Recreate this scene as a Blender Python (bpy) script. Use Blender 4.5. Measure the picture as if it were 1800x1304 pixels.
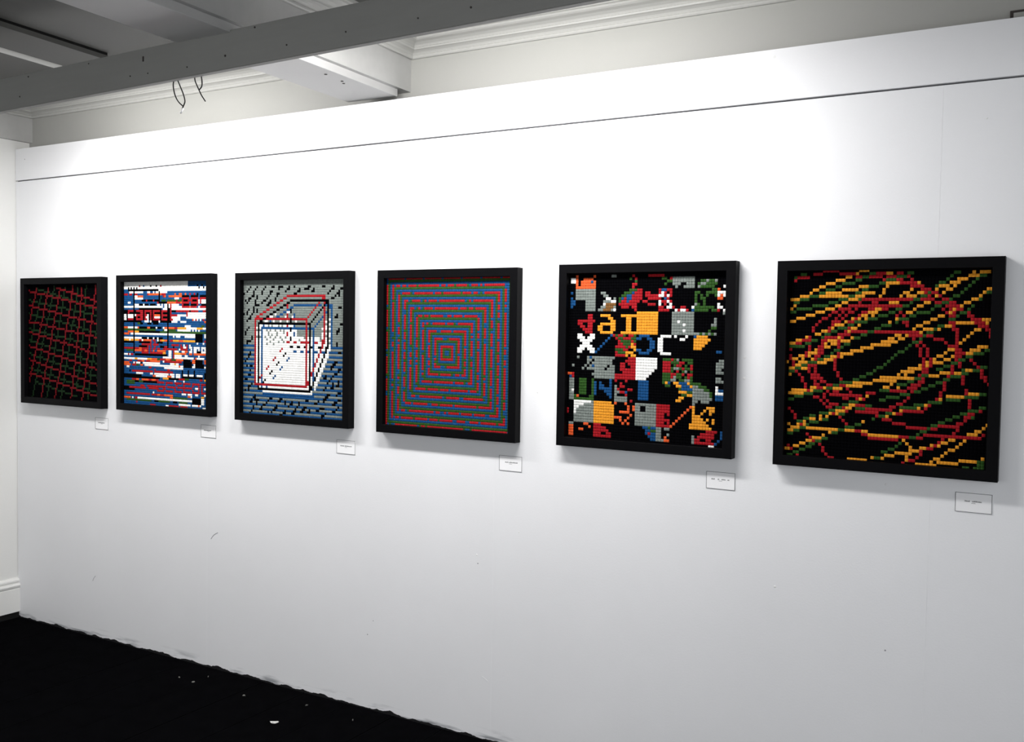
import bpy, bmesh, math, random
import numpy as np
from mathutils import Matrix, Vector

# ------------------------------------------------------------------ scene, camera, world, lights
for o in list(bpy.data.objects):
    bpy.data.objects.remove(o, do_unlink=True)
scene = bpy.context.scene
COL = scene.collection
R = math.radians

CAM_POS = Vector((2.5797, -3.1992, 1.5957))
cd = bpy.data.cameras.new('camera')
cd.sensor_width = 36.0
cd.lens = 36.0 * 1725.51 / 1800.0
cd.clip_start = 0.05
cam = bpy.data.objects.new('camera', cd)
COL.objects.link(cam)
cam.matrix_world = Matrix.Translation(CAM_POS) @ Matrix.Rotation(R(30.4077), 4, 'Z') @ Matrix.Rotation(R(87.6227), 4, 'X') @ Matrix.Rotation(R(0.8769), 4, 'Z')
scene.camera = cam

w = bpy.data.worlds.new('world')
scene.world = w
w.use_nodes = True
w.node_tree.nodes['Background'].inputs[0].default_value = (0.95, 0.97, 1.0, 1)
w.node_tree.nodes['Background'].inputs[1].default_value = 0.66

vs = scene.view_settings
vs.view_transform = 'Standard'
vs.look = 'None'
vs.exposure = 0.86
vs.gamma = 1.0
vs.use_curve_mapping = False

LAMP_STRENGTH = 45.0          # both strip lights behind the hanging beam
LAMP_SPANS = ((-1.62, -0.42), (0.28, 1.46))

# ------------------------------------------------------------------ measures (metres)
WALL_TOP, GROOVE = 2.517, 2.348
LEFT_X = -2.386
FRIEZE_Y = 0.08
CEIL = 2.772
S = 0.656                 # outer side of a frame
DEPTH = 0.0395
RAIL = 0.0325
PITCH = 0.010

# ------------------------------------------------------------------ helpers
def link(name, me, mat=None, parent=None):
    o = bpy.data.objects.new(name, me)
    COL.objects.link(o)
    if mat is not None:
        me.materials.append(mat)
    if parent is not None:
        o.parent = parent
    return o

def tag(o, label=None, cat=None, group=None, kind=None):
    if label: o['label'] = label
    if cat: o['category'] = cat
    if group: o['group'] = group
    if kind: o['kind'] = kind
    return o

def empty(name, loc):
    o = bpy.data.objects.new(name, None)
    o.empty_display_size = 0.1
    COL.objects.link(o)
    o.location = loc
    return o

def mesh(name, verts, faces, smooth=False):
    me = bpy.data.meshes.new(name)
    me.from_pydata([tuple(v) for v in verts], [], faces)
    bm = bmesh.new()
    bm.from_mesh(me)
    bmesh.ops.recalc_face_normals(bm, faces=bm.faces)
    bm.to_mesh(me)
    bm.free()
    if smooth:
        for p in me.polygons: p.use_smooth = True
    return me

BOXF_CAP = [(0, 1, 2, 3), (4, 7, 6, 5), (0, 4, 5, 1), (1, 5, 6, 2), (2, 6, 7, 3), (3, 7, 4, 0)]
BOXF = [(0, 1, 2, 3), (4, 7, 6, 5), (0, 4, 5, 1), (1, 5, 6, 2), (2, 6, 7, 3), (3, 7, 4, 0)]
def boxv(x0, x1, y0, y1, z0, z1):
    return [(x0, y0, z0), (x1, y0, z0), (x1, y1, z0), (x0, y1, z0), (x0, y0, z1), (x1, y0, z1), (x1, y1, z1), (x0, y1, z1)]

def box(name, x0, x1, y0, y1, z0, z1, mat, parent=None, bevel=0.0):
    me = mesh(name, boxv(x0, x1, y0, y1, z0, z1), BOXF)
    if bevel:
        bm = bmesh.new(); bm.from_mesh(me)
        bmesh.ops.bevel(bm, geom=list(bm.edges), offset=bevel, segments=2, affect='EDGES', profile=0.6)
        bm.to_mesh(me); bm.free()
    return link(name, me, mat, parent)

def boxes(name, bl, mat, parent=None):
    v, f = [], []
    for b in bl:
        n = len(v)
        v += boxv(*b)
        f += [tuple(i + n for i in q) for q in BOXF]
    return link(name, mesh(name, v, f), mat, parent)

def sweep(name, profile, a, b, horiz, mat, parent=None, cut_a=0.0, cut_b=0.0):
    """profile: (out, z) pairs; swept from a to b (xy); horiz: unit vector of 'out'; cut: mitre factor at the ends"""
    a, b, h = Vector(a), Vector(b), Vector(horiz)
    d = (b - a).normalized()
    v = []
    for q, c in ((a, cut_a), (b, -cut_b)):
        for p, z in profile:
            w_ = q + h * p + d * (p * c)
            v.append((w_.x, w_.y, z))
    n = len(profile)
    f = [(i, (i + 1) % n, n + (i + 1) % n, n + i) for i in range(n)]
    f += [tuple(range(n)), tuple(range(2 * n - 1, n - 1, -1))]
    return link(name, mesh(name, v, f), mat, parent)

def tube(name, pts, r, mat, parent=None, seg=6, sub=6):
    P = [Vector(p) for p in pts]
    # catmull-rom
    path = []
    for i in range(len(P) - 1):
        p0 = P[max(i - 1, 0)]; p1 = P[i]; p2 = P[i + 1]; p3 = P[min(i + 2, len(P) - 1)]
        for s in range(sub):
            t = s / sub
            path.append(0.5 * ((2 * p1) + (p2 - p0) * t + (2 * p0 - 5 * p1 + 4 * p2 - p3) * t * t + (3 * p1 - p0 - 3 * p2 + p3) * t ** 3))
    path.append(P[-1])
    v, f = [], []
    for i, p in enumerate(path):
        d = (path[min(i + 1, len(path) - 1)] - path[max(i - 1, 0)]).normalized()
        u = d.cross(Vector((0, 1, 0.01))).normalized()
        q = d.cross(u)
        for k in range(seg):
            a = 2 * math.pi * k / seg
            v.append(p + (u * math.cos(a) + q * math.sin(a)) * r)
    for i in range(len(path) - 1):
        for k in range(seg):
            f.append((i * seg + k, i * seg + (k + 1) % seg, (i + 1) * seg + (k + 1) % seg, (i + 1) * seg + k))
    f.append(tuple(range(seg)))
    f.append(tuple(range((len(path) - 1) * seg, len(path) * seg)))
    return link(name, mesh(name, v, f, True), mat, parent)

# pixel of the 1800x1304 photograph -> point on an axis plane (used for measuring only)
CM = cam.matrix_world.to_3x3()
def on(px, py, axis, val):
    d = CM @ Vector(((px - 900) / 1725.51, -(py - 652) / 1725.51, -1))
    t = (val - CAM_POS[axis]) / d[axis]
    return CAM_POS + d * t

# ------------------------------------------------------------------ materials
def principled(name, col, rough=0.6, spec=0.5):
    m = bpy.data.materials.new(name)
    m.use_nodes = True
    b = m.node_tree.nodes['Principled BSDF']
    b.inputs['Base Color'].default_value = (*col, 1)
    b.inputs['Roughness'].default_value = rough
    b.inputs['Specular IOR Level'].default_value = spec
    return m, m.node_tree, b

def paint(name, col, rough=0.6, var=0.04, scale=3.0, bump=0.0, bscale=120.0, spec=0.3, streak=None):
    m, nt, b = principled(name, col, rough, spec)
    N, L = nt.nodes.new, nt.links.new
    tc = N('ShaderNodeTexCoord')
    vec = tc.outputs['Object']
    if streak:
        mp = N('ShaderNodeMapping'); mp.inputs['Scale'].default_value = streak
        L(vec, mp.inputs['Vector']); vec = mp.outputs['Vector']
    nz = N('ShaderNodeTexNoise'); nz.inputs['Scale'].default_value = scale; nz.inputs['Detail'].default_value = 5
    L(vec, nz.inputs['Vector'])
    mx = N('ShaderNodeMix'); mx.data_type = 'RGBA'
    mx.inputs['A'].default_value = (*[c * (1 - var) for c in col], 1)
    mx.inputs['B'].default_value = (*[min(1, c * (1 + var)) for c in col], 1)
    L(nz.outputs['Fac'], mx.inputs['Factor'])
    L(mx.outputs['Result'], b.inputs['Base Color'])
    if bump:
        n2 = N('ShaderNodeTexNoise'); n2.inputs['Scale'].default_value = bscale; n2.inputs['Detail'].default_value = 3
        L(tc.outputs['Object'], n2.inputs['Vector'])
        bp = N('ShaderNodeBump'); bp.inputs['Strength'].default_value = bump; bp.inputs['Distance'].default_value = 0.002
        L(n2.outputs['Fac'], bp.inputs['Height'])
        L(bp.outputs['Normal'], b.inputs['Normal'])
    return m, nt, b, mx

M = {}
# white gallery board with black floor paint slopped along the bottom edge and grey scuffs above it
m, nt, b, mx = paint('wall_paint', (0.82, 0.825, 0.84), 0.55, 0.05, 1.6, 0.12, 160, 0.35)
N, L = nt.nodes.new, nt.links.new
geo = N('ShaderNodeNewGeometry'); sep = N('ShaderNodeSeparateXYZ'); L(geo.outputs['Position'], sep.inputs[0])
nzr = N('ShaderNodeTexNoise'); nzr.inputs['Scale'].default_value = 11; nzr.inputs['Detail'].default_value = 6; L(geo.outputs['Position'], nzr.inputs['Vector'])
mp = N('ShaderNodeMapping'); mp.inputs['Scale'].default_value = (2.2, 1, 16); L(geo.outputs['Position'], mp.inputs['Vector'])
nzs = N('ShaderNodeTexNoise'); nzs.inputs['Scale'].default_value = 2.3; nzs.inputs['Detail'].default_value = 4; L(mp.outputs[0], nzs.inputs['Vector'])
def math_node(op, a=None, b_=None):
    n = N('ShaderNodeMath'); n.operation = op
    for i, q in enumerate((a, b_)):
        if q is None: continue
        if isinstance(q, (int, float)): n.inputs[i].default_value = q
        else: L(q, n.inputs[i])
    return n.outputs[0]
edge = math_node('MULTIPLY_ADD', nzr.outputs['Fac'], 0.045); edge.node.inputs[2].default_value = -0.014
black = math_node('LESS_THAN', sep.outputs['Z'], edge)
sc = N('ShaderNodeMapRange'); L(sep.outputs['Z'], sc.inputs['Value']); sc.inputs['From Min'].default_value = 0.012; sc.inputs['From Max'].default_value = 0.05; sc.inputs['To Min'].default_value = 1; sc.inputs['To Max'].default_value = 0
sr = N('ShaderNodeMapRange'); L(nzs.outputs['Fac'], sr.inputs['Value']); sr.inputs['From Min'].default_value = 0.52; sr.inputs['From Max'].default_value = 0.68
scuff = math_node('MULTIPLY', sc.outputs[0], sr.outputs[0])
m1 = N('ShaderNodeMix'); m1.data_type = 'RGBA'; L(mx.outputs['Result'], m1.inputs['A']); m1.inputs['B'].default_value = (0.30, 0.31, 0.33, 1); L(scuff, m1.inputs['Factor'])
m2 = N('ShaderNodeMix'); m2.data_type = 'RGBA'; L(m1.outputs['Result'], m2.inputs['A']); m2.inputs['B'].default_value = (0.006, 0.006, 0.007, 1); L(black, m2.inputs['Factor'])
L(m2.outputs['Result'], b.inputs['Base Color'])
M['wall'] = m
M['left'] = paint('left_wall_paint', (0.74, 0.74, 0.72), 0.5, 0.05, 2.0, 0.15, 90)[0]
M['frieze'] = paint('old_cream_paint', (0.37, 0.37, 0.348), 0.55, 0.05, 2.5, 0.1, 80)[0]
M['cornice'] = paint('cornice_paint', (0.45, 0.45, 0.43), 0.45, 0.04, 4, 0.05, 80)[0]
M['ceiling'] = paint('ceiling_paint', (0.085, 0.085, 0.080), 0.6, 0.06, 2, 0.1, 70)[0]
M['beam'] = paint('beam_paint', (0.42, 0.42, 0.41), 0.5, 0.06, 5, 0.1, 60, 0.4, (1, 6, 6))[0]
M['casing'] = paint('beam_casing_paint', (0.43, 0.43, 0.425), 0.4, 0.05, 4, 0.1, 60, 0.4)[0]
M['hang'] = paint('hanging_beam_paint', (0.25, 0.25, 0.236), 0.55, 0.07, 6, 0.2, 90, 0.35, (1, 8, 8))[0]
M['floor'] = paint('black_floor_paint', (0.0022, 0.0022, 0.0026), 0.8, 0.4, 14, 0.1, 60, 0.0)[0]
M['joint'] = principled('joint_shadow_gap', (0.10, 0.10, 0.105), 0.9, 0.1)[0]
M['under'] = principled('dark_void', (0.01, 0.01, 0.01), 0.9, 0.1)[0]
M['frame'] = paint('black_frame_lacquer', (0.0022, 0.0022, 0.0028), 0.45, 0.25, 40, 0.03, 200, 0.05, (1, 1, 1))[0]
M['grout'] = paint('black_grout', (0.0018, 0.0018, 0.002), 0.85, 0.2, 60, 0.2, 300, 0.0)[0]
M['paper'] = principled('card_paper', (0.86, 0.86, 0.87), 0.7, 0.2)[0]
M['ink'] = principled('printer_ink', (0.05, 0.05, 0.055), 0.7, 0.2)[0]
M['wire'] = principled('wire_sheath', (0.012, 0.012, 0.012), 0.6, 0.1)[0]
M['white_plastic'] = principled('white_plastic', (0.85, 0.85, 0.85), 0.4)[0]
M['nail'] = principled('rusty_nail', (0.035, 0.028, 0.025), 0.7)[0]
M['filler'] = paint('wall_filler', (0.80, 0.80, 0.80), 0.7, 0.05, 50)[0]
M['mark'] = principled('scuff_mark', (0.28, 0.28, 0.30), 0.8)[0]
M['steel'] = principled('lamp_housing_enamel', (0.6, 0.6, 0.6), 0.4)[0]
M['chip_dim'] = paint('dirty_flake', (0.13, 0.13, 0.12), 0.8, 0.3, 90)[0]
M['chip'] = paint('paint_flake', (0.62, 0.62, 0.60), 0.7, 0.2, 90)[0]
m = bpy.data.materials.new('lamp_diffuser'); m.use_nodes = True; nt = m.node_tree; nt.nodes.clear()
e = nt.nodes.new('ShaderNodeEmission'); e.inputs[0].default_value = (1.0, 0.985, 0.975, 1); e.inputs[1].default_value = LAMP_STRENGTH
nt.links.new(e.outputs[0], nt.nodes.new('ShaderNodeOutputMaterial').inputs[0])
M['lamp'] = m

TILE = {'R': ('red', (0.29, 0.008, 0.013)), 'G': ('green', (0.022, 0.068, 0.012)), 'B': ('blue', (0.007, 0.055, 0.165)),
        'Y': ('yellow', (0.66, 0.265, 0.022)), 'W': ('white', (0.74, 0.74, 0.72)), 'E': ('grey', (0.165, 0.188, 0.174)),
        'K': ('black', (0.0018, 0.0018, 0.0023)), 'O': ('orange', (0.60, 0.085, 0.022)), 'N': ('brown', (0.15, 0.07, 0.02)),
        'r': ('dimmed_red', (0.135, 0.003, 0.006)), 'g': ('dimmed_green', (0.006, 0.022, 0.006))}  # last two: dimmed copies of red and green, weaker light put into the colour
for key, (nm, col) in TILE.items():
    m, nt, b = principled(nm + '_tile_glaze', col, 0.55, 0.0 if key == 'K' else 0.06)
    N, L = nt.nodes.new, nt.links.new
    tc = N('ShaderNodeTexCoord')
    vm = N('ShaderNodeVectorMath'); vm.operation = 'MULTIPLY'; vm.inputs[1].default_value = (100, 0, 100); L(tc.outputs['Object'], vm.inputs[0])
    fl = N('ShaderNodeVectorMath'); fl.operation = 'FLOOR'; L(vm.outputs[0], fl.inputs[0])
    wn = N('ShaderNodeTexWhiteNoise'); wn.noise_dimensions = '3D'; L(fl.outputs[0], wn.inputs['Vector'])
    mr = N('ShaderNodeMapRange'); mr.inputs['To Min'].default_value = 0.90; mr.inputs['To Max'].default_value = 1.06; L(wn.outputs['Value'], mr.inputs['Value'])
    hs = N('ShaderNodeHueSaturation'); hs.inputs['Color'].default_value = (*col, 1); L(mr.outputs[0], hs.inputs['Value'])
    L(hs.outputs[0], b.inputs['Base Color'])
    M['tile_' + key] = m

# ------------------------------------------------------------------ the setting
X1 = 4.3
# false gallery wall: dark backing with painted boards fixed on it
wall = box('wall_back', LEFT_X + 0.002, X1, 0.0125, 0.045, -0.02, WALL_TOP - 0.004, M['joint'])
tag(wall, 'white painted board wall carrying the row of six framed mosaics', 'wall', kind='structure')
seams = [LEFT_X + 0.003, -0.93, 0.63, 2.18, X1]
for i in range(4):
    box('wall_board', seams[i] + 0.00012, seams[i + 1] - 0.00012, 0.0, 0.0124, -0.015, GROOVE - 0.003, M['wall'], wall)
box('wall_board', LEFT_X + 0.003, X1, -0.002, 0.0124, GROOVE + 0.003, WALL_TOP, M['wall'], wall, 0.0008)

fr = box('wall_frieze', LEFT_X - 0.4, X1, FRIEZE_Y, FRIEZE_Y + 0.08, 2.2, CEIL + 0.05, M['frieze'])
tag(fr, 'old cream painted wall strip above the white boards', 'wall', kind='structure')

wl = box('wall_left', LEFT_X - 0.12, LEFT_X, -5.0, FRIEZE_Y, 0.0, 2.562, M['left'])
tag(wl, 'old white painted side wall at the far left corner', 'wall', kind='structure')
prof = [(0, 0.034), (0.018, 0.034), (0.018, 0.158), (0.013, 0.163), (0.020, 0.168), (0.023, 0.178), (0.018, 0.186), (0.011, 0.188), (0.011, 0.193), (0.015, 0.197), (0.015, 0.206), (0.009, 0.214), (0.0, 0.216)]
bb = sweep('baseboard_left', prof, (LEFT_X, 0.0, 0), (LEFT_X, -5.0, 0), (1, 0, 0), M['left'])
box('skirting_gap_shade', LEFT_X, LEFT_X + 0.010, -5.0, 0.0, 0.0, 0.034, M['under'], bb)  # dark strip painted in for the shade below the skirting
tag(bb, 'white moulded skirting with two ridges along the left wall', 'baseboard', kind='structure')

# floor of black painted boards running away from the wall
fl = box('floor', -3.2, X1, -5.0, 0.2, -0.06, -0.012, M['under'])
tag(fl, 'black painted board floor', 'floor', kind='structure')
BW = 0.2427
x = -1.294 - BW * 5
rnd = random.Random(3)
while x < X1:
    dz = rnd.uniform(-0.0012, 0.0)
    box('floor_board', x + 0.0012, x + BW - 0.0012, -5.0, 0.011, -0.012, dz, M['floor'], fl, 0.0012)
    x += BW

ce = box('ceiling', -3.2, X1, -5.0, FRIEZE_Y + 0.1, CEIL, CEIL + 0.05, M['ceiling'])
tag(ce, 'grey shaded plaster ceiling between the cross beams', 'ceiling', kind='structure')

# cross beams
mb = box('ceiling_beam', -0.135, 0.160, -5.0, FRIEZE_Y + 0.02, 2.560, CEIL, M['beam'])
tag(mb, 'white painted cross beam meeting the wall above the third and fourth mosaics', 'beam', kind='structure')
mb.rotation_euler = (0, 0, 0.05)
cs = box('beam_casing', -0.105, 0.141, -5.0, 0.004, 2.530, 2.560, M['casing'], mb, 0.002)
for px, py in ((571, 130), (600, 142), (603, 146)):
    p = on(px, py, 2, 2.530)
    me = bpy.data.meshes.new('screw_hole'); bm = bmesh.new()
    bmesh.ops.create_cone(bm, cap_ends=True, segments=8, radius1=0.006, radius2=0.005, depth=0.002); bm.to_mesh(me); bm.free()
    o = link('screw_hole', me, M['nail'], cs); o.location = (p.x + 0.05 * p.y, p.y, 2.5295)
lb = box('ceiling_beam', -2.80, -2.358, -5.0, FRIEZE_Y, 2.562, CEIL, M['beam'])
tag(lb, 'white painted cross beam running along the top of the left wall', 'beam', kind='structure')

# cornice
def cornice(t, dz=0.0):
    z = CEIL - dz
    return [(0, 2.690), (0.010, 2.690), (0.014, 2.694), (0.014, 2.701), (0.009, 2.704), (0.016, 2.712), (0.026, 2.717), (0.034, 2.719), (0.036, 2.725), (0.030, 2.728),
            (0.036, 2.735), (0.048, 2.742), (0.064, 2.746), (0.070, 2.750), (0.070, 2.757), (0.078, 2.759), (0.078, z), (0, z)]
tr = [('trim_1', (0.160, FRIEZE_Y, 0), (X1, FRIEZE_Y, 0), (0, -1, 0), 1, 0, 0, 'white moulded cornice on the frieze right of the middle cross beam'),
      ('trim_2', (-2.358, FRIEZE_Y, 0), (-0.135, FRIEZE_Y, 0), (0, -1, 0), 1, 1, 0, 'white moulded cornice on the frieze between the two cross beams'),
      ('trim_3', (0.160, FRIEZE_Y, 0), (0.41, -5, 0), (1, 0, 0), 1, 0, 0, 'white moulded cornice along the right side of the middle cross beam'),
      ('trim_4', (-2.358, FRIEZE_Y, 0), (-2.358, -5, 0), (1, 0, 0), 1, 0, 0.010, 'shaded moulded cornice along the left cross beam'),
      ('trim_5', (-0.135, FRIEZE_Y, 0), (0.115, -5, 0), (-1, 0, 0), 1, 0, 0, 'white moulded cornice along the left side of the middle cross beam')]
for nm, a, b_, h, c1, c2, dz, lab in tr:
    tag(sweep(nm, cornice(0, dz), a, b_, h, M['cornice'], None, c1, c2), lab, 'cornice', kind='structure')

# board and rounded bead fixed on the ceiling, upper left
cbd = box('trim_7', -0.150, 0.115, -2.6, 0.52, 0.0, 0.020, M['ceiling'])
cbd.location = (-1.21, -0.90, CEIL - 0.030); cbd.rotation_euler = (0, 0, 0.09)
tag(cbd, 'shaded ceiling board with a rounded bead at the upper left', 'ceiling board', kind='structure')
box('gap_shade_fill', -0.140, 0.118, -2.6, 0.515, 0.020, 0.030, M['under'], cbd)  # black slab standing in for the shade between board and ceiling
tube('bead', [(-0.185, -2.6, 0.012), (-0.185, -1, 0.012), (-0.185, 0.52, 0.012)], 0.022, M['cornice'], cbd, 12, 2)

# boxed panel at the top right
tp = box('trim_6', 2.346, 2.75, FRIEZE_Y - 0.012, FRIEZE_Y, 2.40, 2.558, M['nail'])
tag(tp, 'dark edged boxed panel on the frieze at the top right corner', 'panel', kind='structure')
box('panel_face', 2.356, 2.74, FRIEZE_Y - 0.020, FRIEZE_Y - 0.012, 2.41, 2.549, M['frieze'], tp, 0.001)

# ------------------------------------------------------------------ hanging beam with nails
hb = empty('hanging_beam', (0.0, -0.895, 2.413))
tag(hb, 'long grey painted beam slung under the ceiling parallel to the white wall', 'beam')
SL = 0.0125
v = []
for xx in (LEFT_X, X1):
    z = xx * SL
    v += [(xx, -0.035, z), (xx, -0.011, z), (xx, -0.011, z + 0.122), (xx, -0.035, z + 0.122)]
me = mesh('timber', v, [(0, 1, 2, 3), (4, 7, 6, 5), (0, 4, 5, 1), (1, 5, 6, 2), (2, 6, 7, 3), (3, 7, 4, 0)])
bm = bmesh.new(); bm.from_mesh(me); bmesh.ops.bevel(bm, geom=list(bm.edges), offset=0.002, segments=2, affect='EDGES'); bm.to_mesh(me); bm.free()
link('timber', me, M['hang'], hb)
def disc(name, r, d, seg=8):
    me = bpy.data.meshes.new(name); bm = bmesh.new()
    bmesh.ops.create_cone(bm, cap_ends=True, segments=seg, radius1=r, radius2=r * 0.8, depth=d, matrix=Matrix.Rotation(R(90), 4, 'X')); bm.to_mesh(me); bm.free()
    return me
nail_me = disc('nail', 0.0032, 0.003); nail_me.materials.append(M['nail'])
for px, py, s in ((50, 135, 1), (35, 170, 1), (156, 112, .8), (229, 134, .9), (260, 129, .8), (329, 118, .9), (396, 98, 1.3), (448, 48, 1.1), (504, 79, .9), (608, 56, .9), (735, 32, .9), (828, 13, 1.1)):
    p = on(px, py, 1, -0.93)
    o = bpy.data.objects.new('nail', nail_me); COL.objects.link(o); o.parent = hb
    o.location = (p.x, -0.0355, p.z - 2.413); o.scale = (s, 1, s)
p = on(252, 104, 1, -0.93)
o = box('slot', p.x - 0.003, p.x + 0.003, -0.037, -0.034, p.z - 0.008 - 2.413, p.z + 0.009 - 2.413, M['nail'], hb)

# strip lights behind the hanging beam
for i, (a, b_) in enumerate(LAMP_SPANS):
    cx = (a + b_) / 2; h = (b_ - a) / 2
    sl = empty('strip_light', (cx, -0.785, 2.515))
    tag(sl, ('strip light fixed behind the hanging beam over the left mosaics', 'strip light fixed behind the hanging beam over the right mosaics')[i], 'lamp', 'strip lights behind the hanging beam')
    # enamelled tray with a wrap-round diffuser: broad face down, narrow face to the wall
    sec = [(-0.060, -0.014), (-0.060, 0.034), (0.140, 0.050), (0.140, 0.046), (-0.054, 0.028), (-0.054, -0.014)]
    v = [(sx * h, y, z) for sx in (-1, 1) for y, z in sec]
    n = len(sec)
    link('housing', mesh('housing', v, [(k, (k + 1) % n, n + (k + 1) % n, n + k) for k in range(n)] + [tuple(range(n)), tuple(range(2 * n - 1, n - 1, -1))]), M['steel'], sl)
    sec = [(-0.053, -0.016), (0.041, -0.016), (0.045, -0.012), (0.045, 0.032)]
    v = [(sx * (h - 0.012), y, z) for y, z in sec for sx in (-1, 1)]
    link('diffuser', mesh('diffuser', v, [(0, 1, 3, 2), (2, 3, 5, 4), (4, 5, 7, 6)]), M['lamp'], sl)
    for sx in (-1, 1):
        x_a, x_b = sorted((sx * h, sx * (h - 0.011)))
        v = [(xx, y, z) for xx in (x_a, x_b) for y, z in ((-0.0535, -0.018), (0.050, -0.018), (0.135, 0.0455), (-0.0535, 0.027))]
        link('end_cap', mesh('end_cap', v, BOXF_CAP), M['steel'], sl)
    for sx in (-0.7, 0.7):
        box('bracket', sx * h - 0.015, sx * h + 0.015, -0.1215, -0.0605, -0.01, 0.02, M['steel'], sl)

# loose wires hanging under the beam
wy = -0.900
wires = [
    ('wire_loop', [(306, 140), (304.5, 150), (307, 165), (313, 178), (322, 187)], [(311, 138), (316, 150), (322, 165), (325, 178), (322, 187), (320, 192)], 'dark twisted wire loop with white tip hanging below the grey beam'),
    ('wire_loop', [(342, 132), (343, 142), (347, 152), (354, 167), (361, 178)], [(353, 130), (355, 142), (354.5, 152), (350, 158)], 'short crossed dark wire hanging below the grey beam, right of the loop')]
for nm, s1, s2, lab in wires:
    p0 = on(*s1[0], 1, wy)
    e_ = empty(nm, p0)
    tag(e_, lab, 'wire', 'wires under the beam')
    for s_ in (s1, s2):
        tube('strand', [on(px, py, 1, wy) - p0 for px, py in s_], 0.0021, M['wire'], e_)
    if len(s2) == 6:
        q0, q1 = on(322, 190.5, 1, wy) - p0, on(317.5, 199, 1, wy) - p0
        tube('white_tip', [q0, q1], 0.0032, M['white_plastic'], e_, 6, 2)['label'] = 'white plastic tip'

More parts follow.
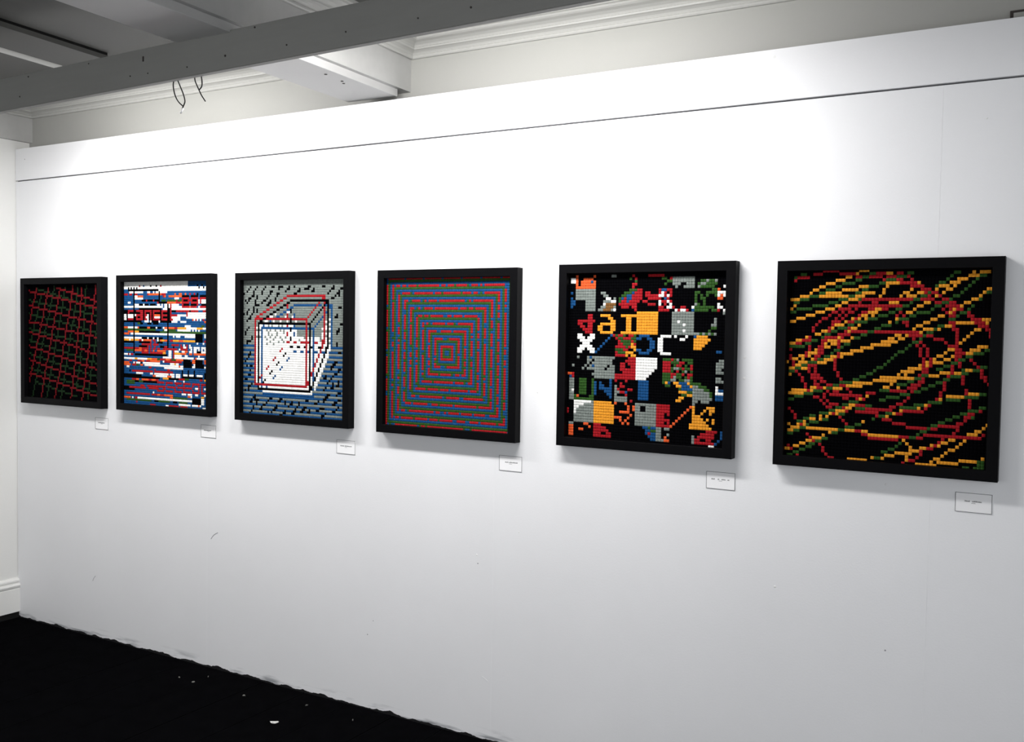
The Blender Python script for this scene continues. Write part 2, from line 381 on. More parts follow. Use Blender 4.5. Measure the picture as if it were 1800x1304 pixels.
# ------------------------------------------------------------------ framed mosaics
# tile colours row by row as (colour number, how many) pairs; numbers follow TILE_ORDER
TILE_ORDER = ['K', 'R', 'G', 'B', 'Y', 'W', 'E', 'O', 'N']
MOSAIC_ROWS = {
    1: [
        [0, 60],
        [0, 22, 2, 1, 0, 14, 1, 1, 0, 10, 2, 1, 0, 6, 1, 1, 0, 4],
        [0, 7, 1, 1, 2, 1, 0, 8, 1, 1, 0, 4, 2, 1, 0, 1, 1, 4, 0, 3, 2, 1, 0, 5, 1, 1, 0, 3, 2, 1, 0, 2, 1, 1, 0, 3, 2, 1, 0, 6, 1, 1, 0, 4],
        [0, 1, 1, 1, 0, 5, 1, 1, 0, 1, 2, 5, 0, 3, 1, 1, 0, 4, 2, 1, 0, 4, 1, 5, 0, 5, 1, 1, 0, 3, 2, 1, 0, 2, 1, 1, 0, 2, 2, 1, 0, 7, 1, 1, 0, 4],
        [0, 2, 1, 6, 0, 6, 2, 3, 1, 1, 2, 1, 0, 2, 2, 1, 0, 4, 1, 1, 0, 3, 2, 1, 0, 1, 1, 6, 0, 3, 2, 1, 0, 2, 1, 1, 0, 2, 2, 1, 0, 7, 1, 1, 0, 4],
        [0, 6, 1, 1, 0, 1, 1, 7, 0, 1, 1, 1, 0, 2, 2, 5, 0, 2, 1, 1, 0, 3, 2, 1, 0, 5, 1, 5, 2, 1, 0, 2, 1, 1, 0, 2, 2, 1, 0, 7, 1, 1, 0, 4],
        [0, 6, 1, 1, 0, 4, 2, 1, 0, 3, 1, 6, 2, 1, 0, 2, 2, 2, 1, 1, 2, 2, 0, 1, 2, 1, 0, 5, 1, 1, 0, 3, 2, 1, 1, 5, 0, 1, 2, 1, 0, 6, 1, 1, 0, 5],
        [0, 6, 1, 1, 0, 4, 2, 1, 0, 4, 1, 1, 0, 3, 2, 1, 1, 7, 0, 1, 2, 5, 0, 2, 1, 1, 0, 3, 2, 1, 0, 3, 1, 1, 0, 1, 1, 5, 0, 3, 1, 1, 0, 5],
        [0, 1, 2, 2, 0, 2, 1, 1, 0, 4, 2, 1, 0, 4, 1, 1, 0, 4, 2, 1, 0, 4, 1, 1, 0, 2, 1, 6, 2, 2, 1, 1, 2, 1, 0, 2, 2, 1, 0, 3, 1, 1, 0, 2, 2, 1, 0, 3, 1, 4, 0, 5],
        [0, 3, 2, 2, 1, 1, 2, 3, 0, 1, 2, 1, 0, 4, 1, 1, 0, 4, 2, 1, 0, 4, 1, 1, 0, 3, 2, 1, 0, 4, 1, 6, 2, 2, 0, 1, 1, 1, 0, 3, 2, 1, 0, 6, 1, 4, 0, 2],
        [0, 4, 1, 1, 0, 4, 2, 6, 1, 1, 2, 1, 0, 2, 2, 1, 0, 5, 1, 1, 0, 3, 2, 1, 0, 5, 1, 1, 0, 4, 1, 7, 2, 1, 0, 6, 1, 1, 0, 5],
        [0, 1, 1, 4, 0, 4, 2, 1, 0, 4, 1, 1, 0, 2, 2, 7, 1, 1, 0, 4, 2, 1, 0, 5, 1, 1, 0, 3, 2, 1, 0, 3, 1, 1, 0, 2, 2, 1, 1, 7, 0, 6],
        [0, 4, 1, 6, 0, 4, 1, 1, 0, 4, 2, 1, 0, 4, 1, 1, 2, 7, 0, 3, 1, 1, 0, 3, 2, 1, 0, 3, 1, 1, 0, 3, 2, 1, 0, 2, 2, 3, 1, 5, 0, 2],
        [0, 3, 1, 1, 0, 5, 2, 1, 1, 7, 0, 1, 2, 1, 0, 5, 1, 1, 0, 3, 2, 1, 0, 3, 2, 3, 1, 1, 2, 2, 0, 1, 2, 1, 0, 3, 1, 1, 0, 3, 2, 1, 0, 5, 1, 1, 0, 1, 2, 3, 0, 2],
        [0, 3, 1, 1, 0, 4, 2, 1, 0, 4, 1, 1, 0, 3, 1, 7, 0, 4, 2, 1, 0, 5, 1, 1, 0, 3, 2, 5, 1, 1, 2, 3, 0, 6, 1, 1, 0, 6],
        [0, 1, 2, 1, 0, 1, 1, 1, 0, 4, 2, 1, 0, 4, 1, 1, 0, 4, 2, 1, 0, 4, 1, 6, 0, 5, 1, 1, 0, 3, 2, 1, 0, 4, 1, 1, 0, 2, 2, 7, 1, 1, 0, 3, 2, 1, 0, 2],
        [0, 2, 1, 1, 2, 6, 0, 4, 1, 1, 0, 4, 2, 1, 0, 4, 1, 1, 0, 3, 2, 1, 0, 1, 1, 6, 0, 3, 2, 1, 0, 4, 1, 1, 0, 2, 2, 1, 0, 5, 1, 1, 0, 1, 2, 4, 0, 2],
        [0, 2, 1, 1, 0, 4, 2, 6, 1, 1, 2, 1, 0, 2, 2, 1, 0, 4, 1, 1, 0, 4, 2, 1, 0, 6, 1, 7, 0, 1, 1, 1, 0, 3, 2, 1, 0, 5, 1, 1, 0, 4, 2, 1, 0, 2],
        [0, 2, 1, 1, 0, 4, 2, 1, 0, 4, 1, 1, 0, 2, 2, 7, 1, 1, 0, 4, 2, 1, 0, 5, 1, 1, 0, 4, 2, 1, 0, 2, 1, 7, 0, 4, 1, 1, 0, 3, 2, 1, 0, 3],
        [0, 1, 1, 1, 0, 4, 2, 1, 0, 5, 1, 1, 0, 3, 2, 1, 0, 5, 1, 1, 2, 6, 0, 4, 1, 1, 0, 3, 2, 2, 0, 3, 1, 1, 0, 3, 2, 1, 0, 1, 1, 6, 0, 2, 2, 1, 0, 3],
        [0, 1, 1, 9, 0, 1, 1, 1, 0, 4, 2, 1, 0, 5, 1, 1, 0, 3, 2, 1, 0, 2, 2, 4, 1, 1, 2, 1, 0, 2, 2, 1, 0, 4, 1, 1, 0, 3, 2, 1, 0, 5, 1, 1, 0, 1, 1, 3, 0, 3],
        [0, 5, 2, 1, 0, 4, 1, 7, 0, 4, 1, 1, 0, 4, 2, 1, 0, 5, 1, 1, 0, 2, 2, 5, 0, 2, 1, 1, 0, 3, 2, 1, 0, 4, 1, 1, 0, 4, 2, 1, 0, 3],
        [0, 5, 2, 1, 0, 5, 1, 1, 0, 3, 2, 1, 0, 1, 1, 7, 0, 2, 2, 1, 0, 5, 1, 1, 0, 3, 2, 1, 0, 3, 2, 2, 1, 1, 2, 2, 0, 1, 2, 1, 0, 4, 1, 1, 0, 4, 2, 1, 0, 3],
        [0, 1, 2, 2, 0, 2, 2, 1, 0, 4, 1, 1, 0, 4, 2, 1, 0, 5, 1, 1, 0, 2, 1, 7, 0, 1, 1, 1, 0, 3, 2, 1, 0, 4, 1, 1, 0, 3, 2, 5, 0, 1, 1, 1, 0, 4, 2, 1, 0, 3],
        [0, 3, 2, 7, 1, 1, 0, 3, 2, 1, 0, 5, 1, 1, 0, 4, 2, 1, 0, 5, 1, 8, 0, 2, 1, 1, 0, 3, 2, 1, 0, 4, 2, 1, 1, 1, 2, 4, 0, 4],
        [0, 1, 1, 3, 2, 1, 0, 4, 2, 1, 1, 1, 2, 5, 0, 4, 1, 1, 0, 4, 2, 1, 0, 5, 1, 1, 0, 4, 2, 1, 0, 2, 1, 8, 0, 4, 1, 1, 0, 3, 2, 3, 0, 2],
        [0, 4, 1, 6, 0, 4, 2, 1, 0, 1, 2, 4, 1, 1, 2, 2, 0, 2, 2, 1, 0, 5, 1, 1, 0, 3, 2, 1, 0, 5, 1, 1, 0, 3, 2, 1, 0, 1, 1, 7, 0, 1, 2, 1, 0, 4],
        [0, 3, 2, 1, 0, 5, 1, 7, 0, 4, 1, 1, 0, 2, 2, 8, 1, 1, 0, 3, 2, 1, 0, 5, 1, 1, 0, 3, 2, 1, 0, 4, 1, 1, 0, 3, 1, 4, 0, 2],
        [0, 3, 2, 1, 0, 5, 1, 1, 0, 3, 2, 1, 0, 2, 1, 5, 0, 3, 2, 1, 0, 6, 1, 1, 2, 6, 0, 3, 1, 1, 0, 3, 2, 1, 0, 4, 1, 1, 0, 4, 2, 1, 0, 4],
        [0, 1, 2, 3, 0, 4, 1, 1, 0, 4, 2, 1, 0, 5, 1, 1, 0, 1, 1, 6, 0, 3, 1, 1, 0, 4, 2, 1, 0, 2, 2, 3, 1, 1, 2, 3, 0, 5, 1, 1, 0, 4, 2, 1, 0, 4],
        [0, 2, 2, 6, 1, 1, 0, 3, 2, 1, 0, 6, 1, 1, 0, 3, 2, 1, 0, 3, 1, 6, 0, 1, 2, 1, 0, 5, 1, 1, 0, 3, 2, 6, 1, 1, 0, 4, 2, 1, 0, 4],
        [0, 7, 1, 1, 2, 6, 0, 5, 1, 1, 0, 3, 2, 1, 0, 6, 1, 1, 0, 2, 1, 5, 0, 2, 1, 1, 0, 3, 2, 1, 0, 5, 1, 1, 2, 7, 0, 2],
        [0, 1, 1, 1, 0, 5, 1, 1, 0, 4, 2, 1, 0, 1, 2, 4, 1, 1, 0, 4, 2, 1, 0, 5, 1, 1, 0, 4, 2, 1, 0, 3, 1, 5, 0, 1, 2, 1, 0, 5, 1, 1, 0, 3, 2, 1, 0, 5],
        [0, 2, 1, 6, 0, 3, 2, 1, 0, 6, 1, 1, 2, 5, 0, 5, 1, 1, 0, 4, 2, 1, 0, 5, 1, 1, 0, 2, 1, 4, 0, 2, 1, 1, 0, 4, 2, 1, 0, 5],
        [0, 7, 1, 6, 0, 5, 1, 1, 0, 3, 2, 1, 0, 1, 2, 5, 1, 1, 0, 4, 2, 1, 0, 5, 1, 1, 0, 3, 2, 1, 0, 2, 1, 4, 0, 3, 2, 1, 0, 5],
        [0, 6, 1, 1, 0, 4, 2, 1, 0, 1, 1, 5, 0, 4, 2, 1, 0, 6, 1, 1, 2, 4, 0, 6, 1, 1, 0, 2, 2, 1, 0, 5, 1, 1, 0, 1, 1, 5, 0, 4],
        [0, 1, 2, 2, 0, 3, 1, 1, 0, 4, 2, 1, 0, 5, 1, 6, 0, 6, 1, 1, 0, 3, 2, 6, 1, 1, 0, 3, 2, 1, 0, 5, 1, 1, 0, 3, 2, 1, 0, 2, 1, 2, 0, 2],
        [0, 3, 2, 2, 1, 2, 0, 3, 2, 1, 0, 6, 1, 1, 0, 4, 2, 1, 1, 6, 0, 4, 2, 1, 0, 5, 1, 1, 2, 5, 0, 4, 1, 1, 0, 3, 2, 1, 0, 6],
        [0, 5, 1, 1, 0, 1, 2, 6, 0, 4, 1, 1, 0, 3, 2, 1, 0, 6, 1, 6, 0, 5, 1, 1, 0, 3, 2, 1, 0, 1, 2, 3, 1, 1, 2, 1, 0, 3, 2, 1, 0, 6],
        [0, 1, 1, 1, 0, 3, 1, 1, 0, 4, 2, 1, 0, 2, 2, 3, 1, 1, 2, 1, 0, 3, 2, 1, 0, 6, 1, 1, 0, 3, 2, 1, 0, 1, 1, 6, 0, 3, 2, 1, 0, 4, 1, 1, 0, 1, 2, 5, 0, 5],
        [0, 2, 1, 5, 0, 3, 2, 1, 0, 5, 1, 1, 0, 1, 2, 5, 0, 5, 1, 1, 0, 3, 2, 1, 0, 6, 1, 5, 0, 4, 1, 1, 0, 3, 2, 1, 0, 2, 2, 3, 0, 2],
        [0, 4, 1, 1, 0, 2, 1, 4, 0, 4, 1, 1, 0, 5, 2, 1, 0, 1, 2, 4, 1, 1, 0, 4, 2, 1, 0, 6, 1, 1, 0, 3, 2, 1, 1, 6, 0, 2, 2, 1, 0, 7],
        [0, 4, 1, 1, 0, 4, 2, 1, 0, 1, 1, 5, 0, 4, 2, 1, 0, 6, 1, 1, 2, 6, 0, 4, 1, 1, 0, 3, 2, 1, 0, 5, 1, 1, 0, 1, 1, 5, 0, 5],
        [0, 3, 1, 1, 0, 5, 2, 1, 0, 5, 1, 6, 0, 6, 1, 1, 0, 3, 2, 1, 0, 2, 2, 4, 1, 1, 0, 3, 2, 1, 0, 4, 1, 1, 0, 4, 2, 1, 0, 2, 1, 3, 0, 2],
        [0, 1, 2, 2, 1, 1, 2, 1, 0, 3, 2, 1, 0, 6, 1, 1, 0, 3, 2, 2, 1, 5, 0, 1, 1, 1, 0, 3, 2, 1, 0, 6, 1, 1, 2, 6, 0, 2, 1, 1, 0, 3, 2, 1, 0, 8],
        [0, 3, 1, 1, 0, 1, 2, 6, 0, 3, 1, 1, 0, 4, 2, 1, 0, 6, 1, 5, 2, 1, 0, 6, 1, 1, 0, 3, 2, 1, 0, 2, 2, 2, 1, 1, 2, 2, 0, 1, 2, 1, 0, 8],
        [0, 2, 1, 1, 0, 5, 2, 1, 0, 2, 2, 3, 1, 1, 2, 1, 0, 3, 2, 1, 0, 6, 1, 1, 0, 4, 1, 5, 0, 2, 1, 1, 0, 2, 2, 1, 0, 5, 1, 1, 0, 2, 2, 6, 0, 4],
        [0, 1, 1, 6, 2, 1, 0, 6, 1, 1, 0, 1, 2, 6, 0, 4, 1, 1, 0, 3, 2, 1, 0, 5, 1, 5, 2, 1, 0, 5, 1, 1, 0, 3, 2, 1, 0, 4, 2, 2, 0, 2],
        [0, 2, 1, 1, 0, 4, 1, 5, 0, 2, 1, 1, 0, 3, 2, 1, 0, 3, 2, 3, 1, 1, 2, 1, 0, 3, 2, 1, 0, 6, 1, 1, 0, 3, 1, 6, 0, 4, 2, 1, 0, 8],
        [0, 1, 1, 1, 0, 5, 2, 1, 0, 4, 1, 6, 2, 1, 0, 6, 1, 1, 0, 1, 2, 5, 0, 5, 1, 1, 0, 3, 2, 1, 0, 4, 1, 5, 0, 9],
        [0, 1, 1, 1, 0, 4, 2, 1, 0, 6, 1, 1, 0, 4, 1, 6, 0, 1, 1, 1, 0, 4, 2, 1, 0, 1, 2, 5, 1, 1, 0, 2, 2, 1, 0, 5, 1, 1, 0, 3, 2, 1, 1, 5, 0, 4],
        [0, 1, 1, 1, 0, 4, 2, 3, 0, 4, 1, 1, 0, 4, 2, 1, 0, 5, 1, 5, 2, 1, 0, 7, 1, 1, 2, 4, 0, 4, 1, 1, 0, 3, 2, 1, 0, 5, 1, 2, 0, 2],
        [0, 6, 2, 1, 0, 2, 2, 4, 1, 1, 2, 1, 0, 2, 2, 1, 0, 6, 1, 1, 0, 4, 1, 6, 0, 2, 1, 1, 0, 2, 2, 6, 1, 1, 0, 3, 2, 1, 0, 9],
        [0, 5, 2, 1, 0, 6, 1, 1, 0, 2, 2, 5, 0, 4, 1, 1, 0, 4, 2, 1, 0, 5, 1, 5, 2, 1, 0, 4, 1, 1, 2, 5, 0, 9],
        [0, 5, 2, 1, 0, 6, 1, 1, 0, 4, 2, 1, 0, 2, 2, 3, 1, 1, 2, 1, 0, 3, 2, 1, 0, 7, 1, 1, 0, 3, 1, 6, 0, 3, 2, 1, 0, 1, 2, 5, 0, 4],
        [0, 5, 2, 1, 0, 6, 1, 1, 0, 4, 2, 1, 0, 5, 1, 1, 0, 1, 2, 6, 0, 5, 1, 1, 0, 8, 1, 6, 0, 5, 2, 2, 0, 2],
        [0, 4, 2, 1, 0, 7, 1, 1, 0, 3, 2, 1, 0, 6, 1, 1, 0, 4, 2, 1, 0, 2, 2, 5, 1, 1, 0, 8, 1, 1, 0, 3, 2, 1, 0, 1, 1, 6, 0, 3],
        [0, 4, 2, 1, 0, 6, 1, 1, 0, 4, 2, 1, 0, 6, 1, 1, 0, 4, 2, 1, 0, 7, 1, 1, 2, 4, 0, 4, 1, 1, 0, 3, 2, 1, 0, 7, 1, 1, 0, 2],
        [0, 4, 2, 1, 0, 6, 1, 1, 0, 4, 2, 1, 0, 5, 1, 1, 0, 4, 2, 1, 0, 7, 1, 1, 0, 8, 1, 1, 0, 4, 2, 1, 0, 10],
        [0, 3, 2, 1, 0, 7, 1, 1, 0, 3, 2, 1, 0, 6, 1, 1, 0, 4, 2, 1, 0, 16, 1, 1, 0, 15],
    ],
    2: [
        [5, 45, 3, 15],
        [5, 45, 3, 15],
        [5, 11, 1, 1, 5, 2, 3, 1, 5, 4, 0, 1, 5, 3, 0, 1, 5, 2, 1, 1, 5, 18, 3, 6, 0, 1, 3, 2, 0, 1, 3, 2, 0, 3],
        [5, 3, 0, 1, 5, 1, 0, 1, 5, 1, 0, 1, 5, 1, 0, 1, 5, 42, 0, 1, 5, 2, 0, 1, 5, 4],
        [3, 3, 0, 22, 5, 35],
        [3, 4, 5, 3, 0, 1, 5, 6, 3, 3, 5, 2, 3, 2, 5, 1, 3, 1, 5, 2, 0, 1, 5, 5, 3, 29],
        [1, 3, 3, 1, 1, 2, 3, 1, 0, 1, 1, 2, 3, 7, 1, 1, 7, 7, 0, 1, 7, 1, 1, 3, 3, 6, 7, 1, 3, 2, 7, 2, 3, 2, 7, 1, 3, 2, 1, 1, 3, 2, 1, 1, 3, 1, 0, 1, 3, 8],
        [3, 7, 0, 1, 5, 2, 7, 4, 3, 11, 0, 1, 3, 2, 1, 1, 7, 1, 3, 2, 7, 9, 0, 5, 3, 1, 0, 5, 3, 1, 0, 7],
        [3, 7, 0, 1, 5, 6, 3, 11, 0, 1, 3, 10, 5, 3, 3, 2, 1, 5, 3, 1, 1, 5, 3, 1, 1, 4, 3, 3],
        [3, 7, 0, 1, 3, 5, 0, 3, 1, 1, 0, 4, 1, 1, 0, 4, 3, 1, 2, 3, 3, 1, 2, 6, 1, 1, 2, 3, 1, 1, 0, 3, 1, 3, 0, 3, 1, 1, 5, 1, 1, 1, 5, 6],
        [3, 3, 5, 2, 3, 2, 0, 1, 3, 16, 1, 1, 0, 6, 7, 6, 1, 3, 7, 1, 1, 5, 3, 1, 1, 5, 5, 1, 1, 1, 5, 6],
        [3, 7, 0, 1, 5, 3, 0, 3, 5, 1, 0, 3, 3, 1, 0, 4, 3, 1, 5, 2, 3, 1, 5, 1, 3, 1, 5, 2, 0, 1, 5, 1, 1, 1, 5, 5, 3, 2, 1, 1, 0, 4, 3, 1, 0, 4, 1, 1, 3, 2, 0, 6],
        [5, 7, 0, 1, 5, 20, 3, 1, 5, 2, 0, 1, 5, 1, 1, 1, 5, 7, 1, 5, 7, 1, 1, 4, 3, 1, 5, 1, 1, 7],
        [3, 7, 0, 1, 3, 3, 0, 16, 3, 1, 5, 3, 0, 2, 1, 1, 5, 26],
        [0, 3, 1, 4, 0, 2, 1, 5, 0, 1, 1, 5, 0, 1, 1, 5, 0, 1, 1, 4, 0, 2, 1, 1, 0, 3, 1, 9, 0, 1, 1, 5, 3, 3, 1, 5],
        [0, 3, 1, 1, 0, 8, 1, 2, 0, 1, 1, 1, 0, 3, 1, 1, 0, 1, 1, 1, 0, 5, 1, 1, 0, 5, 1, 1, 3, 10, 1, 1, 5, 15],
        [5, 2, 0, 1, 5, 4, 0, 1, 5, 1, 1, 5, 0, 1, 1, 2, 5, 1, 0, 1, 1, 1, 0, 1, 1, 1, 7, 4, 0, 1, 1, 4, 0, 2, 1, 5, 5, 6, 1, 1, 5, 15],
        [5, 2, 0, 1, 5, 4, 0, 2, 1, 1, 0, 2, 1, 2, 0, 1, 1, 1, 5, 2, 0, 1, 1, 1, 0, 1, 1, 1, 5, 4, 0, 1, 1, 1, 0, 5, 1, 1, 5, 6, 3, 4, 5, 16],
        [5, 2, 0, 1, 1, 4, 0, 2, 1, 5, 0, 1, 1, 2, 5, 1, 0, 1, 1, 1, 0, 1, 1, 5, 0, 1, 1, 4, 0, 2, 1, 2, 5, 5, 3, 8, 7, 1, 5, 1, 1, 1, 5, 1, 3, 1, 5, 1, 3, 1, 1, 1, 3, 4],
        [0, 13, 3, 2, 5, 3, 3, 1, 5, 1, 0, 5, 5, 1, 0, 8, 5, 4, 3, 2, 5, 4, 3, 12, 7, 1, 3, 3],
        [3, 7, 0, 1, 3, 2, 2, 2, 0, 2, 3, 3, 0, 3, 3, 1, 0, 4, 3, 6, 0, 1, 3, 28],
        [3, 7, 0, 1, 3, 23, 0, 1, 3, 11, 5, 4, 3, 7, 2, 2, 3, 4],
        [7, 3, 5, 4, 0, 1, 5, 2, 7, 1, 0, 6, 7, 2, 0, 4, 5, 1, 0, 3, 3, 1, 5, 1, 7, 2, 0, 1, 7, 4, 1, 2, 4, 6, 5, 7, 4, 4, 5, 5],
        [2, 7, 0, 1, 2, 15, 3, 5, 2, 1, 5, 2, 0, 1, 2, 5, 3, 1, 5, 9, 3, 1, 5, 1, 3, 1, 5, 1, 3, 1, 5, 1, 3, 7],
        [3, 3, 7, 4, 0, 1, 4, 3, 0, 15, 2, 5, 0, 1, 2, 28],
        [7, 4, 3, 1, 5, 2, 0, 1, 5, 23, 0, 1, 5, 18, 0, 5, 3, 1, 5, 4],
        [3, 7, 0, 1, 3, 23, 0, 1, 3, 3, 5, 1, 3, 1, 5, 3, 3, 3, 5, 7, 0, 5, 3, 1, 5, 4],
        [5, 7, 0, 1, 5, 5, 0, 4, 5, 1, 0, 3, 5, 1, 0, 2, 5, 1, 0, 3, 3, 3, 0, 1, 3, 18, 0, 5, 3, 5],
        [4, 4, 5, 1, 4, 2, 0, 1, 4, 3, 1, 2, 5, 1, 7, 6, 3, 1, 1, 2, 3, 1, 5, 1, 2, 1, 7, 1, 4, 2, 7, 2, 0, 1, 3, 1, 1, 2, 4, 4, 7, 3, 4, 8, 0, 5, 3, 1, 1, 1, 3, 3],
        [0, 8, 3, 3, 0, 8, 1, 1, 3, 2, 1, 1, 3, 1, 0, 4, 3, 3, 0, 1, 3, 19, 5, 1, 3, 3, 5, 1, 3, 1, 5, 3],
        [3, 7, 0, 1, 3, 5, 1, 7, 3, 1, 1, 4, 3, 6, 0, 1, 3, 2, 1, 5, 3, 1, 1, 1, 3, 1, 5, 1, 3, 1, 1, 1, 3, 1, 5, 1, 3, 13],
        [3, 7, 0, 1, 3, 3, 0, 6, 1, 1, 3, 1, 1, 1, 3, 2, 1, 1, 3, 3, 0, 3, 1, 2, 0, 1, 3, 3, 0, 1, 3, 4, 1, 2, 5, 2, 1, 1, 3, 1, 5, 2, 3, 1, 5, 4, 3, 1, 5, 3, 3, 3],
        [1, 7, 0, 1, 1, 3, 7, 2, 1, 5, 3, 1, 1, 1, 3, 1, 1, 2, 3, 1, 1, 2, 3, 2, 1, 10, 3, 1, 5, 1, 1, 5, 3, 2, 5, 1, 3, 1, 5, 2, 3, 1, 5, 1, 3, 1, 5, 1, 3, 1, 5, 1, 3, 3],
        [3, 2, 2, 5, 0, 1, 7, 5, 1, 2, 7, 2, 1, 1, 3, 1, 1, 1, 3, 1, 7, 1, 3, 2, 7, 6, 3, 2, 5, 2, 3, 1, 1, 1, 5, 3, 3, 2, 5, 2, 7, 2, 3, 1, 5, 2, 3, 1, 5, 2, 0, 3, 5, 3, 3, 3],
        [3, 7, 0, 1, 3, 5, 1, 5, 3, 1, 1, 9, 4, 2, 3, 2, 5, 2, 3, 1, 1, 1, 4, 4, 7, 4, 3, 2, 7, 2, 3, 1, 7, 8, 3, 3],
        [5, 3, 1, 1, 5, 1, 1, 2, 3, 1, 0, 23, 3, 1, 5, 2, 3, 1, 1, 1, 5, 5, 3, 2, 5, 2, 3, 7, 5, 1, 3, 7],
        [3, 28, 5, 6, 3, 1, 1, 1, 5, 13, 3, 1, 7, 1, 5, 5, 3, 4],
        [5, 8, 4, 2, 5, 7, 4, 3, 7, 4, 2, 2, 1, 4, 7, 3, 1, 1, 2, 3, 7, 5, 0, 5, 3, 1, 7, 2, 0, 5, 3, 1, 7, 4],
        [3, 4, 1, 2, 3, 4, 1, 3, 7, 2, 3, 1, 1, 3, 7, 7, 3, 2, 5, 1, 1, 12, 3, 1, 0, 6, 7, 2, 0, 5, 3, 1, 7, 1, 3, 3],
        [7, 4, 3, 3, 5, 1, 1, 1, 5, 3, 0, 1, 3, 1, 5, 12, 3, 7, 5, 3, 4, 1, 5, 2, 3, 3, 0, 6, 3, 1, 5, 1, 0, 6, 3, 4],
        [7, 5, 3, 1, 1, 3, 2, 2, 3, 1, 7, 2, 3, 1, 5, 24, 7, 1, 5, 2, 0, 6, 5, 2, 0, 6, 5, 4],
        [3, 2, 5, 2, 3, 14, 1, 2, 3, 9, 5, 13, 3, 18],
        [3, 22, 1, 1, 3, 8, 1, 2, 3, 8, 0, 1, 3, 3, 0, 1, 3, 3, 0, 1, 3, 10],
        [3, 4, 0, 1, 3, 1, 1, 15, 3, 1, 1, 13, 3, 6, 0, 1, 3, 3, 0, 1, 3, 3, 0, 1, 3, 6, 0, 4],
        [3, 9, 5, 5, 3, 5, 5, 2, 3, 1, 5, 10, 3, 1, 5, 3, 3, 1, 5, 3, 3, 1, 0, 1, 5, 3, 0, 1, 5, 3, 0, 1, 3, 1, 5, 4, 3, 1, 0, 4],
        [0, 13, 3, 8, 7, 2, 5, 8, 7, 3, 5, 2, 3, 1, 5, 3, 3, 1, 0, 14, 3, 1, 0, 4],
        [0, 26, 3, 2, 4, 4, 0, 7, 1, 4, 2, 3, 3, 7, 1, 2, 3, 1, 4, 4],
        [3, 6, 1, 3, 7, 2, 3, 2, 7, 5, 1, 2, 7, 3, 1, 2, 3, 11, 5, 1, 3, 5, 5, 1, 3, 17],
        [3, 2, 2, 6, 0, 3, 2, 3, 0, 10, 1, 5, 3, 1, 1, 5, 3, 1, 1, 5, 3, 1, 1, 5, 3, 1, 1, 5, 3, 1, 1, 3, 3, 3],
        [3, 2, 2, 6, 3, 22, 1, 1, 3, 6, 1, 1, 3, 4, 1, 1, 3, 5, 1, 1, 3, 3, 1, 1, 3, 1, 1, 1, 3, 5],
        [3, 12, 1, 3, 3, 2, 1, 13, 3, 1, 1, 6, 3, 1, 1, 10, 3, 2, 5, 2, 1, 1, 3, 1, 1, 1, 3, 1, 5, 1, 3, 3],
        [0, 4, 1, 12, 3, 2, 1, 7, 3, 3, 1, 2, 3, 6, 1, 1, 3, 5, 1, 1, 3, 5, 1, 1, 3, 3, 1, 1, 3, 1, 1, 1, 3, 5],
        [0, 8, 3, 16, 1, 5, 3, 1, 1, 5, 3, 1, 1, 5, 3, 1, 1, 5, 3, 1, 1, 5, 3, 1, 1, 6],
        [3, 21, 5, 1, 3, 19, 5, 3, 3, 1, 5, 3, 3, 2, 5, 2, 3, 4, 5, 4],
        [3, 2, 1, 17, 3, 1, 1, 4, 7, 2, 1, 3, 7, 6, 3, 10, 7, 2, 5, 1, 3, 6, 4, 2, 3, 4],
        [3, 33, 7, 2, 2, 10, 3, 3, 0, 6, 5, 2, 3, 4],
        [7, 5, 3, 1, 5, 1, 3, 1, 1, 2, 5, 38, 0, 6, 5, 2, 3, 4],
        [3, 2, 2, 18, 3, 2, 0, 3, 2, 8, 3, 2, 0, 3, 3, 1, 2, 6, 3, 3, 0, 6, 5, 2, 3, 4],
        [3, 9, 1, 1, 3, 29, 5, 8, 3, 1, 5, 4, 7, 1, 5, 1, 3, 6],
        [3, 19, 1, 4, 3, 7, 5, 2, 1, 7, 3, 1, 1, 5, 3, 10, 5, 5],
    ],
    3: [
        [6, 60],
        [6, 60],
        [6, 60],
        [6, 4, 0, 1, 6, 3, 0, 1, 6, 4, 0, 1, 6, 3, 0, 2, 6, 2, 0, 3, 6, 3, 0, 1, 6, 2, 0, 1, 6, 7, 0, 2, 6, 6, 0, 2, 6, 4, 0, 1, 6, 7],
        [6, 3, 0, 1, 6, 3, 0, 1, 6, 4, 0, 1, 6, 8, 0, 1, 6, 4, 0, 2, 6, 5, 0, 1, 6, 2, 0, 3, 6, 2, 0, 1, 6, 9, 0, 2, 6, 3, 0, 2, 6, 2],
        [6, 2, 0, 1, 6, 3, 0, 1, 6, 4, 0, 1, 6, 4, 0, 2, 6, 7, 0, 1, 6, 6, 0, 2, 6, 6, 0, 2, 6, 8, 0, 1, 6, 4, 0, 1, 6, 4],
        [0, 1, 6, 5, 0, 1, 6, 4, 0, 1, 6, 4, 0, 1, 6, 3, 0, 2, 6, 8, 0, 2, 6, 17, 0, 1, 6, 4, 0, 2, 6, 4],
        [6, 5, 0, 2, 6, 1, 0, 1, 6, 6, 0, 1, 6, 4, 0, 1, 6, 5, 1, 22, 6, 5, 0, 1, 6, 1, 0, 1, 6, 4],
        [6, 3, 0, 2, 6, 3, 0, 1, 6, 5, 0, 1, 6, 4, 0, 1, 6, 4, 1, 2, 6, 20, 1, 2, 6, 3, 0, 2, 6, 7],
        [6, 1, 0, 1, 6, 1, 0, 1, 6, 3, 0, 1, 6, 4, 0, 2, 6, 2, 0, 1, 6, 2, 0, 1, 6, 2, 1, 2, 6, 4, 0, 22, 6, 10],
